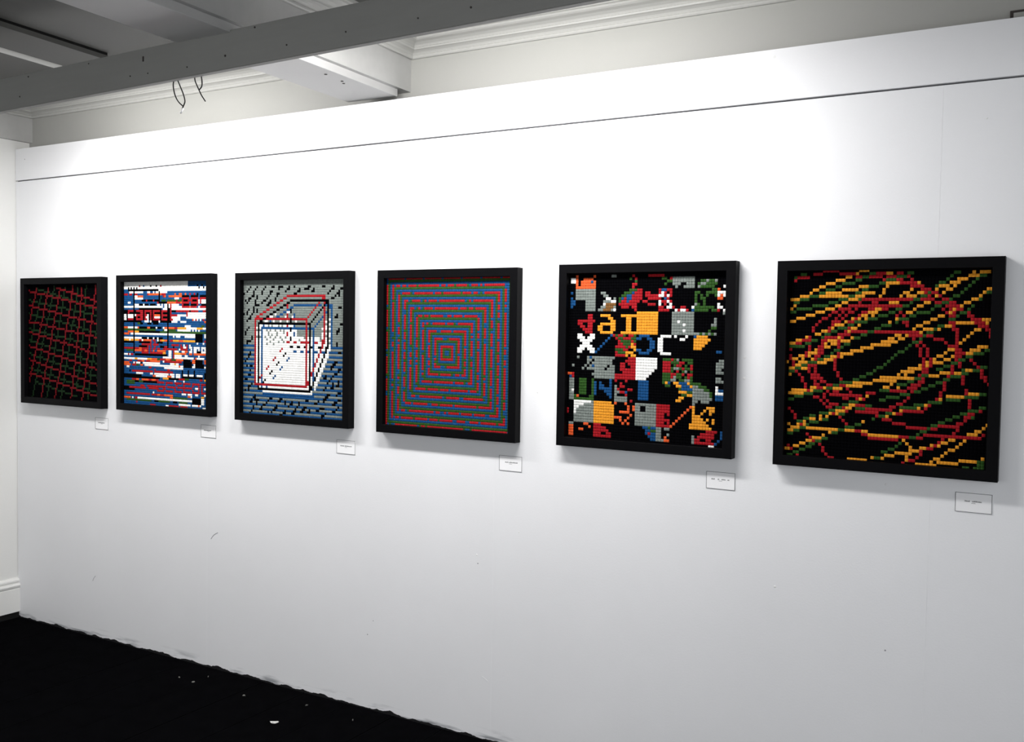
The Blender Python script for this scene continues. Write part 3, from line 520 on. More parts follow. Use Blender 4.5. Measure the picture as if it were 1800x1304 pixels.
        [6, 2, 0, 1, 6, 4, 0, 1, 6, 3, 0, 1, 6, 3, 0, 2, 6, 3, 1, 2, 6, 4, 0, 2, 6, 16, 1, 1, 6, 2, 1, 1, 0, 2, 6, 10],
        [6, 7, 0, 3, 6, 4, 0, 2, 6, 2, 1, 2, 6, 4, 0, 2, 1, 1, 6, 3, 3, 13, 1, 1, 3, 2, 6, 1, 0, 1, 3, 1, 0, 1, 3, 2, 6, 8],
        [6, 6, 0, 1, 6, 9, 1, 2, 6, 4, 0, 2, 6, 2, 1, 1, 6, 1, 3, 2, 6, 12, 1, 1, 6, 3, 0, 1, 1, 1, 6, 1, 0, 1, 3, 2, 6, 3, 0, 2, 6, 3],
        [6, 3, 0, 1, 6, 2, 0, 1, 6, 1, 0, 1, 6, 5, 1, 2, 6, 4, 0, 2, 6, 4, 3, 2, 0, 1, 6, 12, 1, 1, 6, 3, 0, 1, 6, 1, 1, 1, 6, 1, 0, 1, 6, 1, 3, 1, 6, 8],
        [6, 2, 0, 1, 6, 3, 0, 1, 6, 1, 0, 1, 6, 3, 1, 2, 6, 4, 0, 2, 6, 4, 3, 2, 5, 2, 0, 1, 6, 11, 1, 1, 6, 3, 0, 1, 6, 2, 1, 1, 3, 1, 0, 1, 6, 1, 3, 1, 6, 8],
        [0, 1, 6, 1, 0, 1, 6, 2, 0, 1, 6, 4, 1, 2, 6, 4, 0, 2, 6, 1, 5, 1, 6, 2, 3, 2, 6, 2, 1, 1, 6, 3, 3, 1, 6, 8, 1, 1, 6, 3, 0, 1, 6, 3, 1, 1, 6, 1, 0, 1, 6, 1, 3, 1, 6, 2, 0, 1, 6, 5],
        [6, 4, 0, 1, 6, 3, 1, 2, 6, 4, 0, 2, 5, 2, 6, 2, 3, 2, 6, 3, 5, 1, 1, 1, 6, 2, 5, 1, 3, 1, 6, 7, 1, 1, 6, 3, 0, 1, 6, 3, 3, 1, 1, 1, 6, 1, 0, 1, 6, 1, 3, 1, 6, 1, 0, 2, 6, 5],
        [6, 3, 0, 2, 6, 2, 1, 5, 0, 2, 1, 14, 0, 1, 1, 9, 6, 3, 0, 1, 6, 3, 3, 1, 6, 1, 1, 1, 6, 1, 0, 1, 5, 1, 3, 1, 6, 8],
        [6, 2, 0, 1, 6, 4, 1, 1, 6, 2, 0, 2, 6, 1, 5, 2, 6, 1, 3, 1, 6, 1, 5, 1, 6, 3, 5, 1, 6, 3, 5, 1, 6, 1, 0, 1, 6, 2, 5, 1, 6, 5, 1, 1, 6, 2, 0, 1, 6, 3, 3, 1, 6, 2, 1, 1, 5, 1, 0, 1, 6, 1, 3, 1, 6, 8],
        [6, 7, 1, 1, 6, 1, 0, 28, 1, 1, 0, 2, 6, 3, 3, 1, 6, 3, 1, 1, 6, 1, 0, 1, 5, 1, 3, 1, 6, 4, 0, 2, 6, 2],
        [6, 7, 1, 1, 6, 1, 0, 1, 5, 2, 3, 1, 5, 2, 6, 1, 5, 1, 6, 1, 5, 3, 6, 1, 5, 1, 6, 1, 5, 2, 1, 1, 5, 3, 3, 1, 6, 6, 1, 1, 6, 1, 0, 1, 6, 2, 3, 1, 6, 4, 1, 1, 5, 1, 0, 1, 6, 1, 3, 1, 6, 8],
        [6, 3, 0, 1, 6, 3, 1, 1, 5, 1, 0, 1, 5, 1, 3, 17, 0, 1, 3, 8, 1, 1, 3, 1, 0, 1, 3, 2, 6, 4, 5, 1, 1, 1, 5, 1, 0, 1, 5, 1, 3, 1, 6, 3, 0, 1, 6, 4],
        [6, 2, 0, 1, 6, 4, 1, 1, 6, 1, 0, 1, 6, 1, 3, 1, 5, 2, 6, 1, 5, 1, 6, 1, 5, 2, 6, 1, 5, 2, 6, 1, 5, 1, 6, 1, 5, 3, 0, 1, 5, 3, 6, 5, 1, 1, 6, 1, 0, 1, 6, 1, 3, 1, 6, 5, 1, 1, 6, 1, 0, 1, 6, 1, 3, 1, 6, 2, 0, 2, 6, 4],
        [6, 1, 0, 1, 6, 5, 1, 1, 5, 1, 0, 1, 5, 1, 3, 1, 5, 3, 6, 1, 5, 4, 6, 1, 5, 3, 6, 1, 5, 1, 1, 1, 5, 3, 3, 1, 5, 1, 6, 5, 1, 1, 6, 1, 0, 1, 6, 1, 3, 1, 6, 4, 5, 1, 1, 1, 5, 1, 0, 1, 5, 1, 3, 1, 6, 2, 0, 1, 6, 5],
        [6, 1, 0, 1, 6, 5, 1, 1, 5, 1, 0, 1, 5, 1, 3, 1, 5, 3, 6, 1, 5, 1, 6, 1, 5, 2, 6, 1, 5, 5, 1, 1, 5, 3, 3, 1, 5, 1, 6, 5, 1, 1, 6, 1, 0, 1, 6, 1, 3, 1, 6, 4, 5, 1, 1, 1, 6, 1, 0, 1, 5, 1, 3, 1, 6, 8],
        [6, 5, 0, 1, 6, 1, 1, 1, 6, 1, 0, 1, 6, 1, 3, 1, 5, 1, 6, 1, 5, 2, 6, 1, 5, 2, 6, 1, 5, 2, 6, 1, 5, 2, 6, 1, 5, 2, 0, 1, 5, 7, 6, 1, 1, 1, 5, 1, 0, 1, 5, 1, 3, 1, 5, 3, 6, 1, 5, 1, 1, 1, 5, 1, 0, 1, 6, 1, 3, 1, 6, 8],
        [6, 5, 0, 1, 6, 1, 1, 1, 5, 1, 0, 1, 5, 1, 3, 1, 5, 2, 6, 1, 5, 3, 6, 1, 5, 4, 6, 1, 5, 4, 0, 1, 5, 4, 6, 1, 5, 3, 1, 1, 5, 1, 0, 1, 5, 1, 3, 1, 5, 3, 6, 1, 1, 2, 5, 1, 0, 1, 5, 1, 3, 1, 6, 8],
        [6, 2, 0, 3, 6, 2, 1, 1, 5, 1, 0, 1, 5, 1, 3, 1, 5, 4, 6, 1, 5, 4, 6, 1, 5, 2, 6, 1, 5, 1, 1, 2, 5, 2, 1, 2, 5, 2, 1, 5, 0, 1, 5, 1, 3, 1, 1, 2, 5, 2, 1, 2, 5, 1, 0, 1, 6, 1, 3, 1, 6, 2, 0, 1, 6, 5],
        [6, 2, 0, 1, 6, 4, 1, 1, 5, 1, 0, 1, 5, 1, 3, 1, 5, 2, 6, 1, 5, 3, 6, 1, 5, 18, 1, 1, 5, 1, 0, 1, 5, 1, 3, 1, 5, 4, 1, 1, 5, 2, 0, 1, 5, 1, 3, 1, 6, 2, 0, 1, 6, 5],
        [3, 7, 1, 1, 5, 1, 0, 1, 5, 1, 3, 1, 5, 16, 0, 2, 5, 2, 0, 2, 5, 2, 0, 1, 1, 1, 5, 1, 0, 2, 3, 1, 5, 2, 0, 2, 1, 1, 5, 1, 0, 2, 5, 1, 3, 9],
        [6, 7, 1, 1, 5, 1, 0, 1, 5, 1, 3, 1, 5, 11, 1, 1, 5, 13, 1, 1, 5, 1, 0, 1, 5, 1, 3, 1, 5, 3, 1, 1, 5, 2, 0, 1, 5, 2, 6, 9],
        [3, 7, 1, 1, 5, 1, 0, 1, 5, 1, 3, 1, 5, 10, 1, 1, 5, 7, 3, 2, 5, 2, 3, 2, 5, 1, 1, 1, 3, 1, 0, 1, 5, 1, 3, 3, 5, 1, 1, 1, 3, 2, 0, 1, 5, 1, 3, 5, 0, 2, 3, 3],
        [6, 4, 0, 1, 6, 2, 1, 1, 5, 1, 0, 1, 5, 1, 3, 1, 5, 13, 0, 1, 5, 11, 1, 1, 5, 1, 0, 1, 5, 1, 3, 1, 5, 2, 1, 1, 5, 2, 0, 1, 5, 2, 6, 10],
        [3, 3, 0, 2, 3, 2, 1, 1, 5, 1, 0, 1, 5, 1, 3, 1, 5, 12, 0, 1, 5, 12, 1, 1, 5, 1, 0, 1, 5, 1, 3, 1, 5, 2, 1, 1, 5, 2, 0, 1, 5, 2, 3, 10],
        [6, 3, 0, 1, 6, 3, 1, 1, 5, 1, 0, 1, 5, 1, 3, 1, 5, 7, 1, 1, 5, 7, 3, 1, 5, 9, 1, 1, 5, 1, 0, 1, 5, 1, 3, 1, 5, 1, 1, 1, 5, 2, 0, 1, 5, 2, 6, 11],
        [3, 2, 0, 1, 3, 4, 1, 1, 5, 1, 0, 1, 5, 1, 3, 1, 5, 6, 1, 1, 5, 7, 3, 1, 5, 10, 1, 1, 5, 1, 0, 1, 5, 1, 3, 1, 5, 1, 1, 1, 5, 2, 0, 1, 5, 2, 3, 4, 0, 2, 3, 5],
        [6, 1, 0, 1, 6, 5, 1, 1, 5, 1, 0, 1, 5, 1, 3, 1, 5, 9, 0, 1, 5, 15, 1, 1, 5, 1, 0, 1, 5, 1, 3, 1, 1, 1, 5, 2, 0, 1, 5, 2, 6, 4, 0, 2, 6, 6],
        [3, 7, 1, 1, 5, 1, 0, 1, 5, 1, 3, 1, 5, 8, 0, 1, 5, 16, 1, 1, 5, 1, 0, 1, 5, 1, 3, 1, 1, 1, 5, 2, 0, 1, 5, 2, 3, 3, 0, 2, 3, 7],
        [6, 2, 0, 1, 6, 1, 0, 2, 6, 1, 1, 1, 5, 1, 0, 1, 5, 1, 3, 1, 5, 3, 1, 1, 5, 7, 3, 1, 5, 13, 1, 1, 5, 1, 0, 1, 5, 1, 1, 1, 5, 2, 0, 1, 5, 2, 6, 4, 0, 1, 6, 3, 0, 2, 6, 3],
        [3, 7, 1, 1, 5, 1, 0, 1, 5, 1, 3, 1, 5, 2, 1, 1, 5, 7, 3, 1, 5, 14, 1, 1, 5, 1, 0, 1, 5, 1, 1, 1, 5, 2, 0, 1, 5, 2, 3, 8, 0, 1, 3, 4],
        [6, 4, 0, 1, 6, 2, 1, 1, 5, 1, 0, 1, 5, 1, 3, 1, 5, 5, 0, 1, 5, 19, 1, 1, 5, 1, 0, 1, 1, 1, 3, 1, 5, 1, 0, 1, 5, 2, 6, 7, 0, 2, 6, 5],
        [3, 7, 1, 1, 5, 1, 0, 1, 5, 1, 3, 1, 5, 4, 0, 1, 5, 20, 1, 1, 5, 1, 0, 1, 1, 1, 3, 1, 5, 1, 0, 1, 5, 2, 3, 2, 0, 1, 3, 3, 0, 1, 3, 7],
        [6, 3, 0, 2, 6, 2, 1, 1, 5, 1, 0, 1, 5, 1, 1, 1, 5, 7, 3, 1, 5, 17, 1, 1, 5, 1, 0, 1, 5, 1, 3, 1, 0, 1, 5, 2, 6, 2, 0, 2, 6, 2, 0, 1, 6, 8],
        [3, 7, 1, 1, 5, 1, 0, 1, 1, 1, 3, 1, 5, 6, 3, 1, 5, 18, 1, 1, 5, 1, 0, 1, 5, 1, 3, 1, 0, 1, 5, 2, 3, 5, 0, 1, 3, 4, 0, 1, 3, 4],
        [6, 1, 0, 2, 6, 4, 1, 1, 5, 1, 0, 1, 5, 1, 3, 1, 5, 1, 0, 1, 5, 23, 1, 2, 0, 1, 5, 1, 0, 1, 5, 2, 6, 5, 0, 1, 6, 2, 0, 1, 6, 2, 0, 1, 6, 4],
        [3, 7, 1, 1, 5, 1, 0, 1, 5, 1, 3, 1, 0, 1, 5, 24, 1, 2, 0, 1, 5, 1, 0, 1, 5, 2, 3, 8, 0, 1, 3, 1, 0, 2, 3, 4],
        [6, 5, 0, 1, 6, 1, 1, 31, 5, 1, 0, 2, 6, 1, 5, 1, 6, 5, 0, 1, 6, 2, 0, 2, 6, 7],
        [3, 3, 0, 2, 3, 4, 0, 1, 5, 1, 3, 1, 5, 2, 3, 1, 5, 24, 0, 2, 3, 1, 5, 1, 3, 4, 0, 1, 3, 12],
        [6, 3, 0, 1, 6, 5, 0, 31, 5, 1, 6, 14, 0, 2, 6, 3],
        [3, 1, 0, 1, 3, 1, 0, 1, 3, 8, 5, 29, 3, 8, 0, 2, 3, 3, 0, 1, 3, 5],
        [6, 12, 3, 30, 6, 6, 0, 2, 6, 10],
        [3, 7, 0, 1, 3, 39, 0, 2, 3, 6, 0, 2, 3, 3],
        [6, 6, 0, 2, 6, 8, 0, 2, 6, 4, 0, 2, 6, 13, 0, 2, 6, 5, 0, 1, 6, 2, 0, 1, 6, 5, 0, 2, 6, 5],
        [3, 5, 0, 1, 3, 1, 0, 3, 3, 5, 0, 1, 3, 5, 0, 2, 3, 2, 0, 1, 3, 3, 0, 1, 3, 3, 0, 1, 3, 8, 0, 2, 3, 8, 0, 2, 3, 6],
        [6, 4, 0, 2, 6, 2, 0, 1, 6, 5, 0, 1, 6, 10, 0, 1, 6, 2, 0, 2, 6, 3, 0, 1, 6, 21, 0, 1, 6, 4],
        [3, 8, 0, 1, 3, 3, 0, 2, 3, 6, 0, 1, 3, 6, 0, 1, 3, 4, 0, 1, 3, 3, 0, 2, 3, 7, 0, 3, 3, 6, 0, 1, 3, 5],
        [6, 6, 0, 1, 6, 4, 0, 1, 6, 7, 0, 2, 6, 10, 0, 1, 6, 3, 0, 2, 6, 2, 0, 1, 6, 3, 0, 2, 6, 7, 0, 2, 6, 6],
        [3, 6, 0, 1, 3, 3, 0, 2, 3, 6, 0, 2, 3, 5, 0, 1, 3, 4, 0, 2, 3, 2, 0, 2, 3, 2, 0, 2, 3, 8, 0, 1, 3, 11],
        [6, 5, 0, 1, 6, 9, 0, 1, 6, 1, 0, 1, 6, 6, 0, 2, 6, 3, 0, 2, 6, 15, 0, 2, 6, 12],
        [3, 4, 0, 1, 3, 17, 0, 2, 3, 22, 0, 1, 3, 13],
    ],
    4: [
        [3, 1, 1, 8, 3, 1, 1, 8, 3, 1, 1, 8, 3, 1, 1, 8, 3, 1, 1, 8, 3, 1, 1, 8, 3, 1, 1, 4, 3, 1],
        [3, 1, 2, 58, 1, 1],
        [3, 1, 2, 1, 3, 56, 2, 1, 1, 1],
        [1, 1, 2, 1, 3, 1, 1, 1, 3, 1, 1, 2, 3, 1, 1, 2, 3, 1, 1, 4, 2, 1, 1, 10, 3, 1, 1, 2, 3, 1, 1, 3, 2, 1, 1, 5, 2, 1, 3, 1, 1, 3, 3, 1, 1, 1, 3, 1, 1, 9, 3, 2, 2, 1, 1, 1],
        [1, 1, 2, 1, 3, 1, 1, 1, 2, 52, 3, 2, 2, 1, 1, 1],
        [1, 1, 2, 1, 3, 1, 1, 1, 2, 1, 3, 50, 2, 1, 1, 1, 3, 1, 2, 1, 1, 1],
        [1, 1, 2, 1, 3, 1, 1, 1, 2, 1, 3, 1, 2, 1, 3, 1, 1, 4, 2, 1, 3, 1, 1, 9, 3, 1, 1, 3, 2, 1, 1, 8, 2, 1, 1, 4, 3, 1, 1, 2, 3, 1, 2, 1, 3, 1, 1, 7, 3, 1, 2, 1, 1, 1, 3, 1, 2, 1, 1, 1],
        [1, 1, 2, 1, 3, 1, 1, 1, 2, 1, 3, 1, 1, 1, 2, 46, 1, 1, 3, 1, 2, 1, 1, 1, 3, 1, 2, 1, 1, 1],
        [1, 1, 2, 1, 3, 1, 1, 1, 2, 1, 3, 1, 1, 1, 2, 1, 3, 44, 2, 1, 1, 1, 3, 1, 2, 1, 1, 1, 3, 1, 2, 1, 1, 1],
        [1, 1, 2, 1, 3, 1, 2, 2, 3, 1, 1, 1, 2, 1, 3, 1, 1, 2, 3, 1, 2, 1, 1, 4, 3, 1, 2, 1, 1, 1, 3, 1, 1, 4, 3, 1, 1, 12, 3, 1, 2, 1, 1, 1, 3, 1, 1, 9, 3, 1, 2, 1, 1, 1, 3, 1, 2, 1, 1, 1, 3, 1, 2, 1, 3, 1],
        [1, 1, 2, 1, 3, 1, 1, 1, 2, 1, 3, 1, 1, 1, 2, 1, 3, 1, 1, 1, 2, 40, 1, 1, 3, 1, 2, 1, 3, 2, 2, 1, 3, 2, 2, 1, 1, 1],
        [3, 1, 2, 1, 3, 1, 1, 1, 2, 1, 3, 1, 1, 1, 2, 1, 3, 1, 1, 1, 2, 1, 3, 38, 2, 1, 1, 1, 3, 1, 2, 1, 1, 1, 3, 1, 2, 1, 1, 1, 3, 1, 2, 1, 1, 1],
        [2, 2, 3, 1, 1, 1, 2, 1, 3, 1, 1, 1, 2, 1, 3, 1, 1, 1, 2, 1, 3, 1, 1, 2, 3, 1, 2, 1, 1, 1, 3, 1, 2, 1, 1, 4, 3, 1, 1, 11, 3, 1, 1, 3, 2, 1, 1, 2, 2, 1, 1, 5, 3, 1, 2, 1, 1, 1, 3, 1, 2, 1, 1, 1, 3, 1, 2, 1, 3, 2, 2, 1, 1, 1],
        [1, 1, 2, 1, 3, 1, 1, 1, 2, 1, 3, 1, 1, 1, 2, 1, 3, 2, 2, 1, 3, 1, 1, 1, 2, 34, 1, 1, 3, 1, 2, 1, 1, 1, 3, 1, 2, 1, 3, 2, 2, 1, 3, 2, 2, 1, 1, 1],
        [1, 1, 2, 1, 3, 1, 1, 1, 2, 1, 3, 1, 1, 1, 2, 1, 3, 2, 2, 1, 3, 1, 1, 1, 2, 1, 3, 32, 2, 1, 1, 1, 3, 1, 2, 1, 1, 1, 3, 1, 2, 1, 1, 1, 3, 1, 2, 1, 1, 1, 3, 1, 2, 1, 1, 1],
        [1, 1, 2, 1, 3, 1, 1, 1, 2, 1, 3, 1, 1, 1, 2, 1, 3, 1, 1, 1, 2, 1, 3, 1, 1, 1, 2, 1, 3, 1, 2, 1, 1, 2, 2, 1, 1, 2, 2, 1, 1, 6, 3, 2, 1, 2, 3, 1, 1, 4, 3, 1, 1, 6, 3, 2, 2, 1, 1, 1, 3, 1, 2, 1, 1, 1, 3, 1, 2, 1, 1, 1, 3, 1, 2, 1, 1, 1, 3, 1, 2, 1, 1, 1],
        [1, 1, 2, 1, 3, 1, 1, 1, 2, 1, 3, 1, 1, 1, 2, 1, 3, 1, 1, 1, 2, 1, 3, 1, 1, 1, 2, 1, 3, 1, 1, 1, 2, 28, 1, 1, 3, 1, 2, 1, 1, 1, 3, 1, 2, 1, 3, 2, 2, 1, 3, 2, 2, 1, 1, 1, 3, 1, 2, 1, 1, 1],
        [1, 1, 2, 1, 3, 1, 1, 1, 2, 1, 3, 1, 1, 1, 2, 1, 3, 1, 1, 1, 2, 1, 3, 1, 1, 1, 2, 1, 3, 1, 1, 1, 2, 1, 3, 26, 2, 1, 1, 1, 3, 1, 2, 1, 1, 1, 3, 1, 2, 1, 1, 1, 3, 1, 2, 2, 3, 1, 2, 1, 1, 1, 3, 1, 2, 1, 1, 1],
        [1, 1, 2, 1, 3, 1, 1, 1, 2, 1, 3, 1, 2, 2, 3, 1, 1, 1, 2, 1, 3, 1, 2, 2, 3, 1, 1, 1, 2, 1, 3, 1, 1, 1, 3, 1, 1, 1, 2, 1, 3, 1, 1, 6, 3, 1, 1, 3, 2, 1, 3, 1, 1, 7, 3, 1, 2, 1, 1, 1, 3, 1, 2, 1, 3, 2, 2, 1, 1, 1, 3, 1, 2, 1, 1, 1, 3, 1, 2, 1, 1, 1, 3, 1, 2, 1, 3, 1],
        [1, 1, 2, 1, 3, 1, 1, 1, 2, 1, 3, 2, 2, 1, 3, 1, 1, 1, 2, 1, 3, 1, 1, 1, 2, 1, 3, 1, 1, 1, 2, 1, 3, 1, 1, 1, 2, 22, 1, 1, 3, 1, 2, 1, 1, 1, 3, 1, 2, 1, 3, 2, 2, 1, 1, 1, 3, 1, 2, 1, 1, 1, 3, 1, 2, 1, 1, 1, 3, 1, 2, 1, 1, 1],
        [3, 1, 2, 1, 3, 1, 1, 1, 2, 1, 3, 1, 1, 1, 2, 1, 3, 1, 1, 1, 2, 1, 3, 1, 1, 1, 2, 1, 3, 1, 1, 1, 2, 1, 3, 2, 2, 1, 3, 20, 2, 1, 1, 1, 3, 1, 2, 1, 1, 1, 3, 1, 2, 1, 1, 1, 3, 1, 2, 2, 3, 1, 2, 1, 1, 1, 3, 1, 2, 1, 1, 1, 3, 1, 2, 1, 1, 1],
        [2, 2, 3, 1, 1, 1, 2, 1, 3, 1, 1, 1, 2, 1, 3, 1, 2, 2, 3, 1, 1, 1, 2, 1, 3, 1, 1, 1, 2, 1, 3, 1, 1, 1, 2, 1, 3, 1, 1, 4, 3, 2, 1, 5, 3, 1, 1, 6, 3, 1, 2, 1, 1, 1, 3, 1, 2, 1, 3, 2, 2, 1, 1, 1, 3, 1, 2, 1, 3, 2, 2, 1, 1, 1, 3, 1, 2, 1, 1, 1, 3, 1, 2, 1, 1, 1],
        [1, 1, 2, 1, 3, 2, 2, 1, 3, 1, 1, 1, 2, 1, 3, 1, 1, 1, 2, 1, 3, 1, 1, 1, 2, 1, 3, 1, 1, 1, 2, 1, 3, 1, 1, 1, 2, 1, 3, 1, 1, 1, 2, 16, 1, 1, 3, 1, 2, 1, 3, 2, 2, 1, 1, 1, 3, 1, 2, 1, 1, 1, 3, 1, 2, 1, 1, 1, 3, 1, 2, 1, 1, 1, 3, 1, 2, 1, 1, 1, 3, 1, 2, 1, 1, 1],
        [1, 1, 2, 1, 3, 2, 2, 1, 3, 2, 2, 1, 3, 1, 1, 1, 2, 1, 3, 1, 1, 1, 2, 1, 3, 1, 1, 1, 2, 1, 3, 1, 1, 1, 2, 1, 3, 1, 1, 1, 2, 1, 3, 14, 2, 1, 1, 1, 3, 1, 2, 1, 1, 1, 3, 1, 2, 1, 1, 1, 3, 1, 2, 1, 1, 1, 3, 1, 2, 1, 1, 1, 3, 1, 2, 1, 1, 1, 3, 1, 2, 1, 1, 1, 3, 1, 2, 1, 1, 1],
        [1, 1, 2, 1, 3, 1, 2, 2, 3, 1, 2, 2, 3, 1, 1, 1, 2, 1, 3, 1, 1, 1, 2, 1, 3, 1, 2, 2, 3, 1, 1, 1, 2, 1, 3, 1, 1, 1, 2, 1, 3, 1, 1, 4, 3, 2, 2, 1, 1, 5, 3, 1, 2, 1, 1, 1, 3, 1, 2, 1, 3, 2, 2, 1, 3, 2, 2, 1, 3, 2, 2, 1, 1, 1, 3, 1, 2, 1, 3, 2, 2, 1, 1, 1, 3, 1, 2, 1, 1, 1],
        [1, 1, 2, 1, 3, 2, 2, 1, 3, 1, 1, 1, 2, 1, 3, 2, 2, 1, 3, 1, 1, 1, 2, 1, 3, 1, 1, 1, 2, 1, 3, 1, 1, 1, 2, 1, 3, 1, 1, 1, 2, 1, 3, 1, 1, 1, 2, 10, 1, 1, 3, 1, 2, 1, 1, 1, 3, 1, 2, 1, 1, 1, 3, 1, 2, 1, 1, 1, 3, 1, 2, 1, 3, 2, 2, 1, 1, 1, 3, 1, 2, 1, 1, 1, 3, 1, 2, 1, 1, 1, 3, 1, 2, 1, 1, 1],
        [1, 1, 2, 1, 3, 1, 1, 1, 2, 1, 3, 2, 2, 1, 3, 1, 1, 1, 2, 1, 3, 1, 1, 1, 2, 1, 3, 1, 1, 1, 2, 1, 3, 1, 1, 1, 2, 1, 3, 2, 2, 1, 3, 1, 1, 1, 2, 1, 3, 8, 2, 1, 1, 1, 3, 1, 2, 1, 1, 1, 3, 1, 2, 1, 1, 1, 3, 1, 2, 1, 1, 1, 3, 1, 2, 1, 1, 1, 3, 1, 2, 1, 1, 1, 3, 1, 2, 1, 1, 1, 3, 1, 2, 1, 1, 1, 3, 1, 2, 1, 1, 1],
        [1, 1, 2, 1, 3, 1, 1, 1, 2, 1, 3, 1, 1, 1, 2, 1, 3, 1, 1, 1, 2, 1, 3, 1, 2, 2, 3, 1, 1, 1, 2, 1, 3, 1, 1, 1, 2, 1, 3, 1, 1, 1, 2, 1, 3, 1, 1, 1, 2, 1, 3, 1, 1, 6, 3, 1, 2, 1, 1, 1, 3, 1, 2, 1, 3, 2, 2, 1, 1, 1, 3, 1, 2, 1, 1, 1, 3, 1, 2, 1, 1, 1, 3, 1, 2, 1, 3, 2, 2, 1, 1, 1, 3, 1, 2, 1, 3, 2, 2, 1, 3, 1],
        [1, 1, 2, 1, 3, 2, 2, 1, 3, 1, 1, 1, 2, 1, 3, 1, 1, 1, 2, 1, 3, 2, 2, 1, 3, 2, 2, 1, 3, 1, 1, 1, 2, 1, 3, 1, 1, 1, 2, 1, 3, 1, 1, 1, 2, 1, 3, 1, 1, 1, 2, 4, 1, 1, 3, 1, 2, 1, 1, 1, 3, 1, 2, 1, 1, 1, 3, 1, 2, 1, 1, 1, 3, 1, 2, 1, 3, 2, 2, 1, 1, 1, 3, 1, 2, 1, 1, 1, 3, 1, 2, 1, 1, 1, 3, 1, 2, 1, 1, 1, 3, 1, 2, 1, 1, 1],
        [3, 1, 2, 1, 3, 2, 2, 1, 3, 1, 1, 1, 2, 1, 3, 2, 2, 1, 3, 2, 2, 1, 3, 1, 1, 1, 2, 1, 3, 2, 2, 1, 3, 1, 1, 1, 2, 1, 3, 1, 1, 1, 2, 1, 3, 1, 1, 1, 2, 1, 3, 2, 2, 1, 1, 1, 3, 1, 2, 1, 1, 1, 3, 1, 2, 1, 1, 1, 3, 1, 2, 1, 1, 1, 3, 1, 2, 1, 1, 1, 3, 1, 2, 1, 1, 1, 3, 1, 2, 1, 1, 1, 3, 1, 2, 2, 3, 1, 2, 1, 1, 1, 3, 1, 2, 1, 1, 1],
        [2, 2, 3, 1, 1, 1, 2, 1, 3, 1, 1, 1, 2, 1, 3, 1, 1, 1, 2, 1, 3, 1, 1, 1, 2, 1, 3, 1, 1, 1, 2, 1, 3, 1, 2, 2, 3, 1, 1, 1, 2, 1, 3, 1, 1, 1, 2, 1, 3, 1, 1, 1, 2, 1, 3, 2, 2, 1, 1, 1, 3, 1, 2, 1, 3, 2, 2, 1, 1, 1, 3, 1, 2, 1, 1, 1, 3, 1, 2, 1, 1, 1, 3, 1, 2, 1, 1, 1, 3, 1, 2, 1, 1, 1, 3, 1, 2, 1, 1, 1, 3, 1, 2, 1, 3, 2, 2, 1, 1, 1],
        [3, 1, 2, 1, 3, 1, 1, 1, 2, 1, 3, 1, 1, 1, 2, 1, 3, 1, 1, 1, 2, 1, 3, 1, 1, 1, 2, 1, 3, 1, 1, 1, 2, 1, 3, 1, 1, 1, 2, 1, 3, 1, 1, 1, 2, 1, 3, 2, 2, 1, 3, 1, 1, 1, 2, 4, 1, 1, 3, 1, 2, 1, 1, 1, 3, 1, 2, 1, 1, 1, 3, 1, 2, 1, 3, 2, 2, 1, 1, 1, 3, 1, 2, 1, 1, 1, 3, 1, 2, 1, 1, 1, 3, 1, 2, 1, 1, 1, 3, 1, 2, 1, 3, 2, 2, 1, 1, 1],
        [1, 1, 2, 1, 3, 1, 1, 1, 2, 1, 3, 1, 1, 1, 2, 1, 3, 1, 1, 1, 2, 1, 3, 2, 2, 1, 3, 2, 2, 1, 3, 1, 1, 1, 2, 1, 3, 2, 2, 1, 3, 1, 1, 1, 2, 1, 3, 1, 1, 6, 3, 1, 2, 1, 1, 1, 3, 1, 2, 2, 3, 1, 2, 2, 3, 1, 2, 1, 1, 1, 3, 1, 2, 1, 1, 1, 3, 1, 2, 1, 1, 1, 3, 1, 2, 1, 1, 1, 3, 1, 2, 1, 1, 1, 3, 1, 2, 1, 1, 1],
        [1, 1, 2, 1, 3, 1, 1, 1, 2, 1, 3, 1, 1, 1, 2, 1, 3, 1, 2, 2, 3, 1, 1, 1, 2, 1, 3, 1, 1, 1, 2, 1, 3, 1, 1, 1, 2, 1, 3, 1, 1, 1, 2, 1, 3, 1, 2, 2, 3, 8, 2, 1, 1, 1, 3, 1, 2, 1, 1, 1, 3, 1, 2, 1, 1, 1, 3, 1, 2, 1, 1, 1, 3, 1, 2, 1, 1, 1, 3, 1, 2, 1, 1, 1, 3, 1, 2, 1, 3, 2, 2, 1, 1, 1, 3, 1, 2, 1, 1, 1],
        [1, 1, 2, 1, 3, 1, 1, 1, 2, 1, 3, 1, 1, 1, 2, 1, 3, 1, 1, 1, 2, 1, 3, 1, 1, 1, 2, 1, 3, 2, 2, 1, 3, 1, 1, 1, 2, 1, 3, 1, 1, 1, 2, 1, 3, 1, 1, 1, 2, 10, 1, 1, 3, 1, 2, 1, 1, 1, 3, 1, 2, 1, 1, 1, 3, 1, 2, 1, 1, 1, 3, 1, 2, 1, 1, 1, 3, 1, 2, 1, 1, 1, 3, 1, 2, 1, 1, 1, 3, 1, 2, 1, 3, 2, 2, 1, 1, 1],
